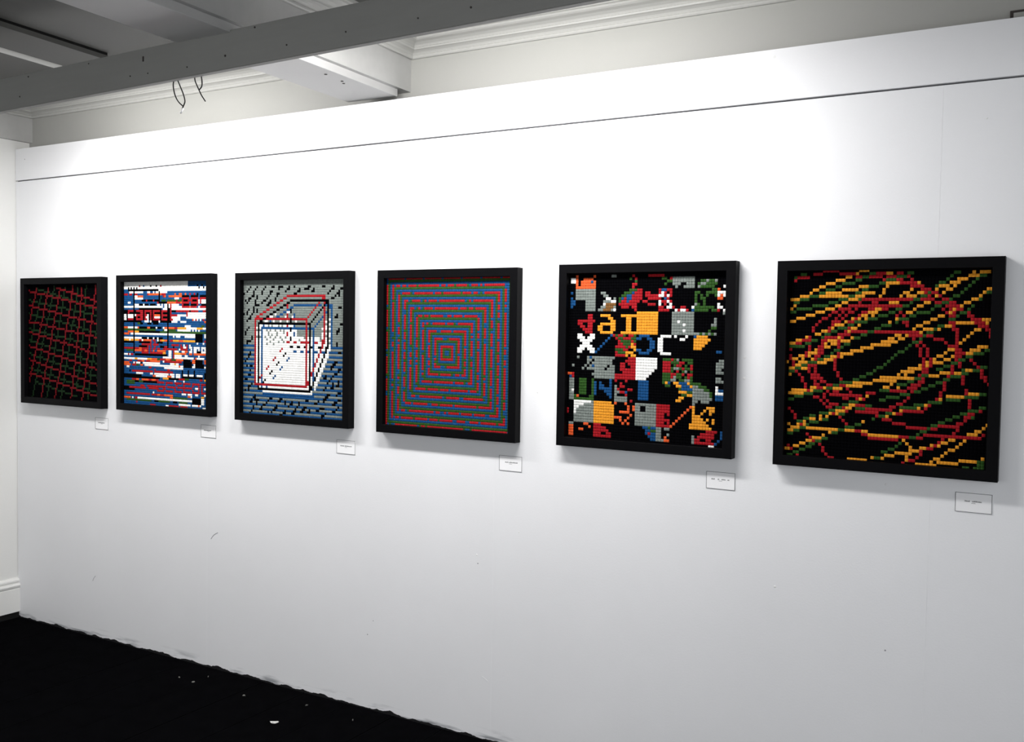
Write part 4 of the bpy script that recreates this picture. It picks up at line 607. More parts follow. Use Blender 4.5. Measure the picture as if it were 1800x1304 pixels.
        [1, 1, 2, 1, 3, 1, 1, 1, 2, 1, 3, 1, 1, 1, 2, 1, 3, 1, 1, 1, 2, 1, 3, 2, 2, 1, 3, 1, 1, 1, 2, 1, 3, 1, 1, 1, 2, 1, 3, 2, 2, 1, 3, 1, 1, 3, 3, 2, 2, 1, 1, 6, 3, 1, 2, 2, 3, 1, 2, 2, 3, 1, 2, 1, 1, 1, 3, 1, 2, 1, 1, 1, 3, 1, 2, 2, 3, 1, 2, 1, 1, 1, 3, 1, 2, 1, 1, 1, 3, 1, 2, 1, 1, 1],
        [1, 1, 2, 1, 3, 1, 1, 1, 2, 1, 3, 1, 1, 1, 2, 1, 3, 1, 1, 1, 2, 1, 3, 1, 1, 1, 2, 1, 3, 1, 1, 1, 2, 1, 3, 1, 1, 1, 2, 1, 3, 1, 1, 1, 2, 1, 3, 14, 2, 1, 1, 1, 3, 1, 2, 1, 1, 1, 3, 1, 2, 1, 1, 1, 3, 1, 2, 1, 1, 1, 3, 1, 2, 1, 1, 1, 3, 1, 2, 1, 1, 1, 3, 1, 2, 1, 1, 1, 3, 1, 2, 1, 3, 1],
        [1, 1, 2, 1, 3, 1, 1, 1, 2, 1, 3, 2, 2, 1, 3, 1, 1, 1, 2, 1, 3, 1, 1, 1, 2, 1, 3, 1, 1, 1, 2, 1, 3, 2, 2, 1, 3, 1, 1, 1, 2, 16, 1, 1, 3, 1, 2, 1, 1, 1, 3, 1, 2, 1, 3, 2, 2, 1, 1, 1, 3, 1, 2, 1, 1, 1, 3, 1, 2, 1, 1, 1, 3, 1, 2, 1, 1, 1, 3, 1, 2, 1, 1, 1],
        [1, 1, 2, 1, 3, 1, 1, 1, 2, 1, 3, 2, 2, 1, 3, 2, 2, 1, 3, 1, 1, 1, 2, 1, 3, 1, 1, 1, 2, 1, 3, 1, 1, 1, 2, 1, 3, 1, 1, 5, 2, 1, 1, 5, 2, 1, 3, 1, 1, 2, 3, 1, 1, 2, 3, 1, 2, 1, 1, 1, 3, 1, 2, 1, 1, 1, 3, 1, 2, 2, 3, 1, 2, 1, 1, 1, 3, 1, 2, 2, 3, 1, 2, 1, 1, 1, 3, 1, 2, 1, 1, 1],
        [2, 2, 3, 1, 1, 1, 2, 1, 3, 1, 2, 2, 3, 1, 2, 2, 3, 1, 1, 1, 2, 1, 3, 1, 1, 1, 2, 1, 3, 1, 2, 2, 3, 20, 2, 1, 1, 1, 3, 1, 2, 1, 1, 1, 3, 1, 2, 1, 1, 1, 3, 1, 2, 1, 1, 1, 3, 1, 2, 1, 1, 1, 3, 1, 2, 1, 1, 1, 3, 1, 2, 1, 1, 1],
        [3, 1, 2, 1, 3, 1, 1, 1, 2, 1, 3, 1, 1, 1, 2, 1, 3, 1, 1, 1, 2, 1, 3, 1, 1, 1, 2, 1, 3, 1, 1, 1, 2, 1, 3, 2, 2, 22, 1, 1, 3, 1, 2, 1, 3, 2, 2, 1, 3, 2, 2, 1, 1, 1, 3, 1, 2, 1, 1, 1, 3, 1, 2, 1, 1, 1, 3, 1, 2, 1, 1, 1],
        [1, 1, 2, 1, 3, 2, 2, 1, 3, 2, 2, 1, 3, 1, 1, 1, 2, 1, 3, 1, 1, 1, 2, 1, 3, 1, 1, 1, 2, 1, 3, 1, 1, 5, 2, 1, 1, 9, 3, 1, 1, 4, 2, 1, 3, 1, 1, 2, 3, 1, 2, 1, 1, 1, 3, 1, 2, 1, 1, 1, 3, 1, 2, 1, 1, 1, 3, 1, 2, 1, 1, 1, 3, 1, 2, 1, 1, 1, 3, 1, 2, 1, 1, 1],
        [1, 1, 2, 1, 3, 1, 2, 2, 3, 1, 2, 2, 3, 1, 1, 1, 2, 1, 3, 1, 1, 1, 2, 1, 3, 1, 2, 2, 3, 26, 2, 1, 1, 1, 3, 1, 2, 1, 1, 1, 3, 1, 2, 1, 3, 2, 2, 1, 1, 1, 3, 1, 2, 1, 1, 1, 3, 1, 2, 1, 1, 1],
        [1, 1, 2, 1, 3, 1, 1, 1, 2, 1, 3, 2, 2, 1, 3, 1, 1, 1, 2, 1, 3, 1, 1, 1, 2, 1, 3, 2, 2, 28, 1, 1, 3, 1, 2, 1, 1, 1, 3, 1, 2, 1, 1, 1, 3, 1, 2, 1, 1, 1, 3, 1, 2, 1, 1, 1, 3, 1, 2, 1, 1, 1],
        [1, 1, 2, 1, 3, 2, 2, 1, 3, 1, 1, 1, 2, 1, 3, 2, 2, 1, 3, 1, 1, 1, 2, 1, 3, 1, 1, 5, 2, 1, 1, 5, 2, 1, 1, 4, 3, 1, 1, 8, 3, 1, 1, 3, 2, 1, 3, 1, 2, 1, 1, 1, 3, 1, 2, 1, 1, 1, 3, 1, 2, 1, 1, 1, 3, 1, 2, 1, 1, 1, 3, 1, 2, 1, 1, 1],
        [1, 1, 2, 1, 3, 1, 2, 2, 3, 1, 1, 1, 2, 1, 3, 1, 2, 2, 3, 1, 2, 2, 3, 32, 2, 1, 1, 1, 3, 1, 2, 1, 1, 1, 3, 1, 2, 1, 3, 2, 2, 1, 1, 1, 3, 1, 2, 1, 3, 1],
        [3, 1, 2, 1, 3, 1, 1, 1, 2, 1, 3, 1, 1, 1, 2, 1, 3, 1, 1, 1, 2, 1, 3, 2, 2, 34, 3, 2, 2, 1, 1, 1, 3, 1, 2, 1, 1, 1, 3, 1, 2, 1, 1, 1, 3, 1, 2, 1, 1, 1],
        [3, 1, 2, 1, 3, 1, 1, 1, 2, 1, 3, 2, 2, 1, 3, 1, 1, 1, 2, 1, 3, 2, 1, 2, 3, 2, 1, 11, 3, 1, 2, 1, 1, 6, 3, 2, 1, 9, 2, 1, 3, 1, 2, 2, 3, 1, 2, 1, 1, 1, 3, 1, 2, 2, 3, 1, 2, 1, 1, 1],
        [1, 1, 2, 1, 3, 1, 1, 1, 2, 1, 3, 1, 2, 2, 3, 1, 1, 1, 2, 1, 3, 38, 2, 1, 1, 1, 3, 1, 2, 1, 1, 1, 3, 1, 2, 1, 1, 1, 3, 1, 2, 1, 1, 1],
        [1, 1, 2, 1, 3, 1, 1, 1, 2, 1, 3, 1, 1, 1, 2, 1, 3, 1, 1, 1, 2, 40, 1, 1, 3, 1, 2, 1, 3, 2, 2, 1, 1, 1, 3, 1, 2, 1, 1, 1],
        [1, 1, 2, 1, 3, 1, 1, 1, 2, 1, 3, 1, 1, 1, 2, 1, 3, 2, 1, 3, 3, 1, 1, 7, 3, 2, 1, 3, 2, 1, 1, 6, 3, 1, 1, 10, 2, 1, 1, 6, 3, 1, 2, 1, 1, 1, 3, 1, 2, 1, 1, 1, 3, 1, 2, 1, 1, 1],
        [1, 1, 2, 1, 3, 1, 1, 1, 2, 1, 3, 1, 1, 1, 2, 1, 3, 44, 2, 1, 1, 1, 3, 1, 2, 1, 3, 2, 2, 1, 1, 1],
        [1, 1, 2, 1, 3, 1, 1, 1, 2, 1, 3, 1, 1, 1, 2, 46, 1, 1, 3, 1, 2, 1, 3, 2, 2, 1, 1, 1],
        [1, 1, 2, 1, 3, 1, 1, 1, 2, 1, 3, 1, 1, 1, 3, 1, 1, 2, 3, 1, 2, 1, 1, 12, 3, 1, 1, 2, 3, 2, 1, 1, 3, 1, 1, 5, 3, 1, 1, 5, 3, 1, 1, 5, 3, 2, 1, 4, 3, 1, 2, 2, 3, 1, 2, 1, 1, 1],
        [1, 1, 2, 1, 3, 1, 1, 1, 2, 1, 3, 50, 2, 1, 1, 1, 3, 1, 2, 1, 3, 1],
        [1, 1, 2, 1, 3, 1, 1, 1, 2, 52, 1, 1, 3, 1, 2, 1, 1, 1],
        [1, 1, 2, 1, 3, 1, 1, 1, 3, 1, 1, 2, 3, 1, 1, 6, 2, 1, 1, 6, 3, 1, 1, 4, 2, 1, 1, 6, 3, 2, 1, 4, 3, 2, 1, 4, 3, 1, 1, 7, 2, 1, 1, 3, 3, 1, 2, 1, 1, 1],
        [1, 1, 2, 1, 3, 56, 2, 1, 1, 1],
        [1, 1, 2, 58, 1, 1],
        [1, 1, 3, 1, 2, 1, 3, 2, 1, 11, 3, 1, 2, 1, 1, 2, 2, 1, 1, 17, 2, 1, 3, 2, 2, 1, 1, 16, 3, 1, 1, 1],
    ],
    5: [
        [0, 60],
        [0, 3, 7, 1, 0, 6, 7, 1, 0, 6, 6, 2, 0, 6, 1, 1, 0, 5, 1, 6, 0, 23],
        [0, 1, 5, 2, 7, 1, 0, 2, 7, 4, 0, 14, 2, 1, 0, 1, 1, 1, 0, 9, 2, 2, 0, 1, 1, 1, 6, 8, 0, 12],
        [0, 1, 5, 2, 7, 1, 0, 1, 7, 4, 3, 1, 7, 1, 0, 15, 2, 1, 0, 11, 2, 2, 6, 8, 0, 2, 2, 2, 6, 1, 2, 2, 6, 1, 0, 4],
        [0, 3, 7, 1, 0, 1, 7, 6, 0, 14, 1, 2, 0, 10, 2, 1, 0, 2, 6, 3, 0, 2, 6, 3, 0, 1, 2, 1, 6, 2, 2, 4, 0, 4],
        [0, 3, 7, 8, 0, 14, 1, 1, 0, 15, 6, 1, 0, 2, 6, 4, 0, 1, 6, 1, 2, 5, 0, 3, 5, 1, 0, 1],
        [0, 3, 6, 8, 0, 13, 2, 3, 1, 2, 0, 6, 1, 1, 3, 2, 1, 2, 0, 14, 2, 2, 7, 1, 0, 3],
        [0, 1, 3, 1, 0, 1, 6, 8, 0, 2, 6, 2, 0, 7, 2, 3, 3, 1, 1, 3, 0, 1, 1, 2, 0, 3, 1, 1, 5, 1, 1, 1, 0, 1, 1, 1, 0, 8, 2, 2, 0, 2, 2, 4, 5, 3, 0, 1],
        [0, 3, 6, 8, 0, 3, 6, 2, 0, 5, 2, 2, 3, 2, 1, 4, 0, 1, 1, 5, 5, 2, 1, 1, 5, 1, 1, 1, 0, 8, 2, 1, 0, 1, 2, 1, 0, 1, 2, 1, 0, 2, 2, 1, 5, 1, 7, 1, 5, 1, 0, 1],
        [0, 1, 3, 1, 0, 1, 6, 8, 0, 4, 5, 2, 0, 1, 6, 1, 0, 1, 2, 1, 3, 1, 1, 1, 3, 2, 1, 4, 0, 2, 1, 5, 0, 1, 3, 1, 1, 1, 0, 9, 2, 1, 0, 1, 2, 2, 0, 4, 7, 2, 0, 2],
        [0, 1, 3, 2, 0, 4, 6, 4, 0, 3, 6, 3, 5, 2, 0, 1, 2, 1, 1, 2, 3, 1, 1, 4, 0, 1, 1, 2, 0, 4, 5, 1, 1, 2, 5, 1, 1, 1, 0, 8, 2, 1, 0, 2, 2, 1, 0, 8],
        [0, 1, 3, 2, 0, 4, 6, 4, 0, 3, 5, 1, 8, 4, 0, 1, 1, 7, 0, 4, 1, 3, 0, 1, 5, 1, 0, 1, 1, 1, 0, 1, 5, 1, 0, 8, 6, 1, 2, 1, 0, 1, 2, 1, 0, 4, 5, 1, 0, 3],
        [0, 1, 3, 1, 0, 5, 6, 4, 0, 2, 6, 2, 8, 3, 6, 1, 0, 2, 1, 3, 0, 1, 1, 2, 0, 8, 1, 2, 0, 1, 5, 2, 1, 1, 0, 2, 1, 2, 0, 2, 5, 1, 2, 7, 0, 1, 5, 2, 0, 2],
        [0, 7, 6, 4, 0, 1, 6, 2, 8, 3, 6, 1, 5, 1, 0, 7, 1, 1, 0, 8, 1, 4, 0, 2, 5, 1, 1, 1, 5, 2, 1, 1, 0, 1, 3, 1, 2, 5, 0, 1, 2, 2, 1, 1, 0, 1, 5, 1, 0, 1],
        [0, 27, 4, 8, 0, 5, 6, 8, 0, 10, 6, 1, 0, 1],
        [0, 8, 1, 2, 0, 3, 4, 4, 0, 4, 4, 14, 0, 5, 6, 8, 0, 12],
        [0, 8, 1, 2, 0, 6, 4, 2, 0, 5, 4, 2, 0, 2, 4, 8, 0, 5, 6, 8, 0, 7, 6, 1, 0, 4],
        [0, 4, 1, 7, 0, 6, 4, 2, 0, 4, 4, 2, 0, 2, 4, 8, 0, 5, 6, 2, 5, 1, 6, 5, 0, 7, 6, 1, 0, 4],
        [0, 4, 1, 2, 0, 2, 1, 2, 0, 3, 4, 6, 0, 4, 4, 2, 0, 2, 4, 8, 0, 5, 6, 4, 5, 1, 6, 3, 0, 6, 6, 2, 0, 4],
        [0, 5, 1, 2, 0, 1, 1, 2, 0, 2, 4, 2, 0, 3, 4, 2, 0, 4, 4, 2, 0, 2, 4, 8, 0, 5, 6, 8, 0, 6, 2, 2, 0, 4],
        [0, 6, 1, 4, 0, 2, 4, 2, 0, 3, 4, 2, 0, 4, 4, 2, 0, 2, 4, 8, 0, 5, 6, 4, 5, 1, 6, 3, 0, 5, 2, 1, 0, 6],
        [0, 7, 1, 3, 0, 3, 4, 5, 0, 3, 4, 14, 0, 5, 6, 10, 2, 1, 6, 1, 2, 1, 6, 1, 2, 1, 6, 1, 0, 4],
        [0, 4, 5, 2, 0, 3, 5, 2, 0, 6, 3, 1, 1, 1, 2, 1, 1, 2, 2, 1, 0, 1, 1, 2, 2, 1, 0, 1, 3, 4, 0, 4, 5, 4, 0, 1, 5, 1, 0, 3, 5, 1, 0, 2, 3, 1, 4, 4, 0, 7],
        [0, 4, 5, 3, 0, 1, 5, 3, 0, 5, 3, 1, 0, 2, 1, 1, 2, 2, 1, 3, 2, 2, 3, 2, 0, 2, 3, 2, 0, 2, 5, 2, 0, 6, 5, 2, 0, 3, 4, 6, 0, 6],
        [0, 5, 5, 5, 0, 5, 3, 1, 0, 4, 1, 1, 2, 4, 1, 1, 2, 1, 0, 5, 3, 2, 0, 1, 5, 2, 0, 11, 4, 5, 0, 7],
        [0, 6, 5, 3, 0, 5, 3, 1, 0, 5, 1, 2, 2, 3, 4, 1, 1, 1, 0, 5, 3, 2, 0, 1, 5, 2, 0, 11, 4, 4, 0, 8],
        [0, 5, 5, 5, 0, 3, 3, 1, 0, 5, 1, 4, 2, 1, 1, 1, 4, 2, 0, 5, 3, 2, 0, 1, 5, 2, 0, 11, 4, 3, 0, 9],
        [0, 4, 5, 3, 0, 1, 5, 3, 0, 1, 3, 1, 0, 6, 2, 3, 1, 2, 0, 2, 4, 1, 3, 2, 0, 2, 3, 2, 0, 2, 5, 2, 0, 19, 3, 2, 0, 2],
        [0, 4, 5, 2, 0, 3, 5, 2, 3, 1, 0, 7, 1, 1, 2, 3, 4, 3, 0, 2, 3, 4, 0, 4, 5, 4, 0, 20],
        [0, 19, 1, 4, 4, 1, 0, 1, 4, 2, 0, 33],
        [0, 4, 6, 1, 0, 3, 6, 1, 3, 1, 6, 9, 0, 5, 1, 3, 5, 8, 0, 2, 2, 3, 1, 1, 2, 1, 6, 1, 0, 1, 2, 4, 0, 9, 6, 2, 0, 1],
        [0, 8, 6, 2, 0, 1, 6, 7, 0, 5, 1, 4, 5, 8, 0, 2, 1, 3, 2, 3, 1, 2, 0, 1, 2, 2, 0, 8, 6, 3, 0, 1],
        [0, 8, 6, 1, 0, 1, 6, 8, 0, 3, 1, 2, 0, 1, 1, 3, 5, 8, 0, 2, 1, 3, 0, 1, 2, 1, 1, 2, 0, 1, 2, 1, 0, 1, 1, 1, 0, 8, 6, 3, 0, 1],
        [0, 2, 6, 1, 0, 4, 6, 1, 0, 1, 6, 1, 3, 1, 6, 5, 0, 1, 6, 2, 0, 2, 1, 2, 0, 2, 1, 2, 5, 8, 0, 2, 1, 3, 2, 1, 6, 2, 2, 1, 1, 1, 2, 2, 1, 1, 0, 8, 6, 2, 0, 2],
        [0, 6, 6, 1, 0, 1, 6, 7, 0, 1, 6, 3, 0, 2, 1, 6, 5, 7, 0, 3, 1, 3, 2, 1, 0, 1, 1, 1, 0, 1, 2, 1, 6, 1, 0, 1, 2, 1, 0, 8, 6, 3, 0, 1],
        [0, 11, 6, 8, 0, 3, 1, 5, 5, 6, 0, 4, 2, 3, 1, 2, 2, 2, 1, 1, 0, 1, 1, 2, 0, 12],
        [7, 2, 1, 1, 0, 7, 6, 9, 1, 8, 5, 5, 0, 5, 2, 3, 1, 1, 6, 1, 2, 2, 0, 1, 2, 1, 1, 1, 2, 1, 0, 8, 6, 2, 0, 2],
        [0, 1, 3, 1, 1, 1, 0, 8, 6, 8, 1, 8, 5, 4, 0, 6, 2, 3, 6, 2, 0, 1, 2, 2, 6, 2, 2, 1, 0, 8, 6, 3, 0, 1],
        [0, 1, 6, 2, 0, 2, 2, 3, 0, 2, 2, 1, 0, 6, 3, 1, 0, 1, 1, 1, 0, 3, 1, 1, 0, 4, 3, 4, 0, 5, 2, 1, 4, 1, 3, 1, 0, 1, 4, 2, 3, 3, 4, 1, 2, 4, 0, 9],
        [0, 1, 6, 2, 0, 2, 2, 3, 0, 2, 2, 1, 3, 1, 0, 1, 3, 1, 0, 3, 3, 1, 0, 3, 1, 1, 0, 6, 3, 4, 0, 6, 2, 2, 0, 2, 4, 2, 3, 3, 4, 1, 6, 2, 2, 3, 0, 3, 5, 1, 0, 3],
        [0, 1, 6, 2, 0, 2, 2, 3, 0, 2, 2, 1, 3, 1, 0, 1, 3, 2, 0, 2, 3, 1, 0, 1, 6, 1, 0, 1, 1, 2, 0, 5, 3, 4, 0, 11, 2, 1, 3, 4, 6, 4, 2, 2, 0, 2, 5, 1, 3, 2, 0, 1],
        [0, 1, 6, 2, 0, 2, 2, 3, 0, 2, 2, 1, 3, 1, 0, 1, 3, 5, 0, 1, 6, 1, 1, 1, 0, 3, 1, 2, 0, 2, 3, 4, 0, 11, 4, 3, 2, 2, 6, 6, 2, 1, 0, 1, 5, 3, 0, 1],
        [0, 1, 6, 1, 5, 1, 0, 2, 2, 3, 0, 2, 2, 1, 3, 1, 0, 3, 3, 3, 0, 1, 6, 2, 1, 2, 3, 1, 0, 4, 3, 4, 0, 12, 2, 2, 4, 2, 6, 6, 2, 1, 0, 1, 3, 3, 0, 1],
        [0, 1, 6, 2, 0, 2, 2, 3, 0, 2, 2, 1, 3, 1, 0, 4, 3, 2, 0, 1, 6, 1, 0, 3, 1, 1, 0, 4, 3, 4, 0, 11, 4, 2, 0, 3, 6, 7, 0, 1, 3, 3, 0, 1],
        [0, 1, 6, 2, 2, 1, 7, 1, 0, 4, 2, 2, 0, 6, 3, 1, 0, 1, 6, 5, 0, 4, 3, 4, 0, 10, 4, 2, 0, 4, 6, 2, 0, 1, 6, 3, 0, 6],
        [0, 1, 6, 2, 2, 8, 0, 8, 6, 5, 0, 1, 1, 1, 0, 22, 6, 1, 0, 11],
        [0, 3, 5, 7, 6, 1, 4, 7, 0, 1, 7, 1, 0, 3, 7, 1, 0, 3, 6, 8, 1, 5, 0, 7, 7, 1, 4, 1, 0, 4, 4, 3, 0, 4],
        [0, 3, 5, 4, 6, 4, 4, 8, 0, 5, 7, 1, 0, 1, 7, 1, 6, 2, 0, 2, 6, 4, 1, 5, 0, 6, 7, 1, 0, 1, 4, 1, 0, 3, 4, 1, 0, 1, 4, 2, 0, 4],
        [0, 3, 5, 2, 6, 6, 4, 8, 0, 5, 7, 1, 0, 1, 7, 1, 6, 2, 0, 2, 6, 4, 1, 5, 0, 5, 7, 1, 0, 2, 4, 1, 0, 2, 4, 1, 0, 2, 4, 1, 0, 5],
        [1, 1, 0, 2, 5, 1, 6, 7, 4, 8, 0, 2, 7, 4, 0, 2, 6, 8, 1, 3, 0, 1, 1, 1, 0, 4, 7, 1, 0, 3, 4, 3, 0, 9],
        [1, 1, 0, 2, 5, 1, 6, 7, 4, 8, 0, 6, 7, 1, 0, 1, 6, 8, 1, 3, 0, 5, 7, 1, 0, 4, 4, 4, 0, 1, 4, 1, 0, 1, 4, 1, 0, 4],
        [0, 3, 6, 8, 4, 8, 7, 3, 0, 2, 7, 1, 0, 2, 6, 8, 1, 5, 0, 2, 7, 1, 0, 5, 4, 5, 0, 2, 4, 1, 0, 4],
        [0, 3, 6, 8, 4, 8, 0, 2, 7, 1, 0, 1, 7, 1, 0, 3, 6, 8, 1, 3, 0, 1, 1, 1, 0, 1, 7, 1, 0, 5, 4, 7, 0, 6],
        [0, 3, 6, 8, 4, 8, 0, 3, 7, 1, 0, 1, 7, 1, 0, 2, 6, 8, 1, 5, 7, 1, 0, 6, 4, 8, 0, 5],
        [0, 1, 6, 2, 0, 4, 7, 2, 0, 2, 1, 3, 0, 16, 3, 2, 2, 1, 3, 2, 6, 2, 0, 1, 6, 2, 0, 13, 1, 4, 0, 1, 3, 1, 0, 1],
        [0, 1, 7, 2, 0, 6, 7, 1, 0, 1, 1, 5, 0, 15, 3, 2, 2, 2, 6, 2, 0, 14, 1, 5, 0, 2, 3, 1, 0, 1],
        [0, 1, 7, 2, 0, 2, 7, 2, 0, 4, 1, 6, 0, 14, 3, 1, 1, 1, 3, 2, 6, 2, 0, 2, 6, 1, 0, 8, 6, 1, 0, 1, 1, 6, 0, 2, 3, 1, 0, 1],
        [0, 1, 7, 2, 0, 8, 1, 3, 0, 2, 1, 2, 0, 14, 3, 3, 6, 2, 0, 1, 7, 1, 0, 9, 6, 1, 1, 2, 0, 2, 1, 2, 0, 2, 3, 1, 0, 2],
        [0, 1, 7, 2, 0, 8, 1, 7, 0, 15, 3, 2, 6, 3, 7, 2, 0, 8, 6, 1, 1, 7, 3, 1, 0, 3],
        [0, 54, 5, 2, 0, 4],
    ],
    6: [
        [0, 11, 1, 5, 0, 6, 4, 3, 0, 35],
        [0, 4, 2, 2, 0, 2, 1, 3, 0, 5, 1, 5, 4, 1, 0, 3, 2, 2, 1, 3, 4, 2, 0, 1, 1, 2, 0, 1, 2, 2, 0, 11, 2, 2, 0, 3, 4, 1, 0, 1, 4, 3, 0, 1],
        [0, 2, 2, 1, 1, 4, 0, 11, 4, 2, 0, 1, 1, 2, 2, 2, 1, 4, 0, 1, 1, 3, 2, 3, 1, 1, 0, 11, 2, 1, 0, 4, 4, 3, 2, 2, 0, 2],
        [0, 2, 1, 1, 0, 12, 4, 3, 0, 3, 2, 2, 0, 6, 1, 1, 2, 3, 1, 2, 0, 2, 1, 1, 0, 9, 2, 1, 0, 2, 4, 3, 0, 2, 2, 1, 0, 4],
        [0, 12, 4, 3, 0, 2, 2, 4, 0, 7, 2, 2, 4, 4, 1, 5, 4, 1, 0, 5, 2, 2, 0, 1, 4, 3, 0, 3, 2, 1, 0, 5],
        [0, 10, 4, 2, 0, 3, 2, 2, 0, 5, 4, 3, 2, 3, 0, 2, 4, 1, 0, 6, 1, 4, 0, 3, 2, 1, 4, 3, 0, 1, 4, 1, 0, 3, 2, 1, 0, 6],
        [0, 8, 4, 2, 0, 2, 2, 3, 0, 2, 4, 5, 0, 1, 2, 2, 0, 4, 4, 1, 0, 7, 4, 1, 0, 2, 1, 3, 0, 1, 4, 1, 0, 2, 4, 2, 0, 3, 2, 1, 0, 5, 4, 2],
        [0, 7, 4, 1, 0, 2, 2, 2, 4, 5, 0, 4, 2, 2, 4, 4, 0, 2, 4, 1, 0, 5, 4, 2, 0, 2, 4, 2, 1, 1, 2, 1, 1, 2, 0, 1, 4, 1, 0, 4, 2, 1, 0, 5, 4, 1, 2, 2],
        [0, 4, 4, 3, 2, 3, 4, 9, 2, 2, 4, 3, 0, 4, 4, 1, 0, 5, 4, 1, 0, 1, 4, 3, 0, 1, 2, 2, 1, 1, 0, 1, 4, 1, 1, 1, 0, 3, 2, 2, 0, 5, 4, 1, 0, 3],
        [0, 1, 4, 3, 2, 3, 0, 9, 2, 3, 4, 3, 2, 1, 1, 15, 2, 2, 1, 4, 0, 2, 1, 2, 2, 1, 0, 5, 4, 2, 2, 1, 0, 3],
        [0, 2, 2, 2, 0, 9, 2, 3, 0, 1, 4, 2, 0, 3, 1, 1, 0, 3, 1, 2, 0, 3, 4, 3, 0, 3, 2, 1, 0, 3, 4, 2, 0, 1, 1, 2, 2, 2, 1, 2, 0, 2, 4, 2, 0, 6],
        [0, 2, 4, 1, 0, 5, 2, 5, 0, 2, 4, 2, 0, 2, 1, 16, 2, 2, 0, 2, 4, 2, 0, 3, 2, 2, 0, 1, 1, 4, 4, 1, 0, 2, 2, 1, 0, 5],
        [0, 1, 4, 1, 0, 1, 2, 5, 0, 4, 4, 3, 0, 1, 1, 4, 0, 1, 1, 1, 0, 3, 1, 2, 4, 2, 1, 2, 0, 2, 2, 2, 0, 3, 4, 1, 0, 4, 2, 1, 0, 2, 1, 1, 0, 1, 1, 1, 4, 1, 1, 2, 0, 1, 2, 1, 0, 6],
        [0, 1, 2, 2, 0, 6, 4, 3, 0, 2, 1, 2, 0, 1, 1, 1, 0, 1, 1, 2, 0, 2, 1, 2, 4, 3, 0, 3, 2, 2, 0, 1, 1, 1, 0, 1, 4, 2, 0, 1, 2, 4, 0, 4, 1, 1, 4, 1, 1, 1, 0, 1, 2, 2, 1, 1, 0, 6],
        [0, 6, 4, 3, 0, 4, 1, 1, 0, 2, 1, 1, 0, 1, 1, 1, 0, 3, 1, 1, 4, 2, 0, 1, 4, 1, 0, 1, 2, 3, 0, 2, 1, 1, 0, 1, 1, 1, 0, 1, 2, 2, 0, 6, 4, 2, 0, 1, 1, 2, 2, 1, 0, 2, 1, 2, 0, 5],
        [0, 3, 4, 3, 0, 5, 1, 2, 0, 2, 1, 1, 0, 1, 1, 1, 0, 2, 4, 1, 1, 1, 4, 1, 0, 1, 4, 1, 2, 3, 0, 5, 4, 1, 2, 3, 0, 6, 4, 2, 0, 3, 2, 2, 0, 4, 1, 3, 4, 3],
        [0, 1, 4, 2, 0, 7, 1, 1, 0, 3, 1, 3, 0, 1, 4, 1, 1, 2, 2, 4, 0, 6, 4, 1, 0, 1, 2, 1, 0, 1, 1, 2, 0, 4, 4, 2, 0, 5, 1, 2, 4, 5, 1, 3, 4, 1, 0, 1],
        [0, 9, 1, 1, 0, 4, 1, 1, 4, 3, 0, 1, 2, 2, 0, 1, 4, 1, 0, 6, 2, 3, 0, 4, 1, 1, 0, 2, 4, 2, 0, 4, 2, 2, 4, 2, 1, 1, 0, 6, 1, 3, 0, 1],
        [0, 8, 1, 1, 0, 4, 1, 1, 4, 1, 0, 1, 2, 3, 1, 1, 4, 2, 0, 5, 2, 2, 0, 9, 4, 1, 0, 2, 4, 3, 2, 1, 4, 1, 0, 3, 1, 2, 0, 4, 4, 2, 0, 1, 1, 2],
        [0, 8, 1, 1, 0, 2, 4, 2, 1, 1, 2, 2, 0, 2, 1, 1, 4, 1, 1, 5, 2, 2, 1, 13, 4, 1, 0, 1, 2, 2, 0, 6, 1, 1, 0, 3, 4, 1, 0, 4, 1, 1],
        [0, 9, 4, 2, 0, 1, 2, 2, 0, 2, 1, 4, 0, 3, 2, 2, 0, 8, 4, 2, 0, 1, 4, 1, 1, 4, 2, 1, 1, 2, 0, 6, 1, 1, 0, 2, 4, 1, 0, 5, 1, 1],
        [0, 6, 4, 1, 1, 1, 0, 3, 2, 1, 1, 4, 4, 1, 1, 1, 0, 2, 4, 1, 2, 2, 0, 8, 4, 2, 0, 1, 4, 2, 0, 2, 1, 1, 0, 1, 2, 1, 0, 3, 1, 3, 0, 3, 1, 1, 0, 1, 4, 1, 0, 7],
        [0, 3, 4, 2, 1, 3, 2, 2, 0, 1, 1, 2, 4, 3, 1, 1, 4, 3, 0, 9, 4, 5, 0, 4, 2, 2, 1, 1, 0, 6, 1, 1, 0, 2, 1, 1, 4, 1, 0, 8],
        [0, 1, 4, 2, 1, 2, 0, 1, 2, 2, 0, 3, 1, 1, 4, 1, 0, 1, 4, 2, 1, 1, 0, 1, 2, 2, 0, 6, 4, 6, 0, 5, 2, 1, 0, 1, 1, 1, 0, 1, 1, 1, 0, 6, 1, 3, 0, 5, 4, 3, 0, 1],
        [0, 1, 2, 5, 0, 1, 1, 1, 0, 2, 1, 2, 4, 2, 0, 2, 1, 1, 2, 1, 0, 5, 4, 4, 0, 9, 2, 1, 0, 3, 1, 1, 0, 1, 1, 1, 0, 5, 4, 2, 1, 2, 0, 2, 4, 3, 0, 1, 2, 2],
        [0, 1, 1, 1, 0, 5, 1, 1, 0, 1, 4, 1, 1, 2, 0, 3, 2, 2, 0, 3, 4, 4, 0, 10, 2, 2, 0, 4, 1, 1, 0, 1, 1, 1, 0, 4, 4, 1, 0, 2, 1, 3, 4, 2, 2, 3, 0, 2],
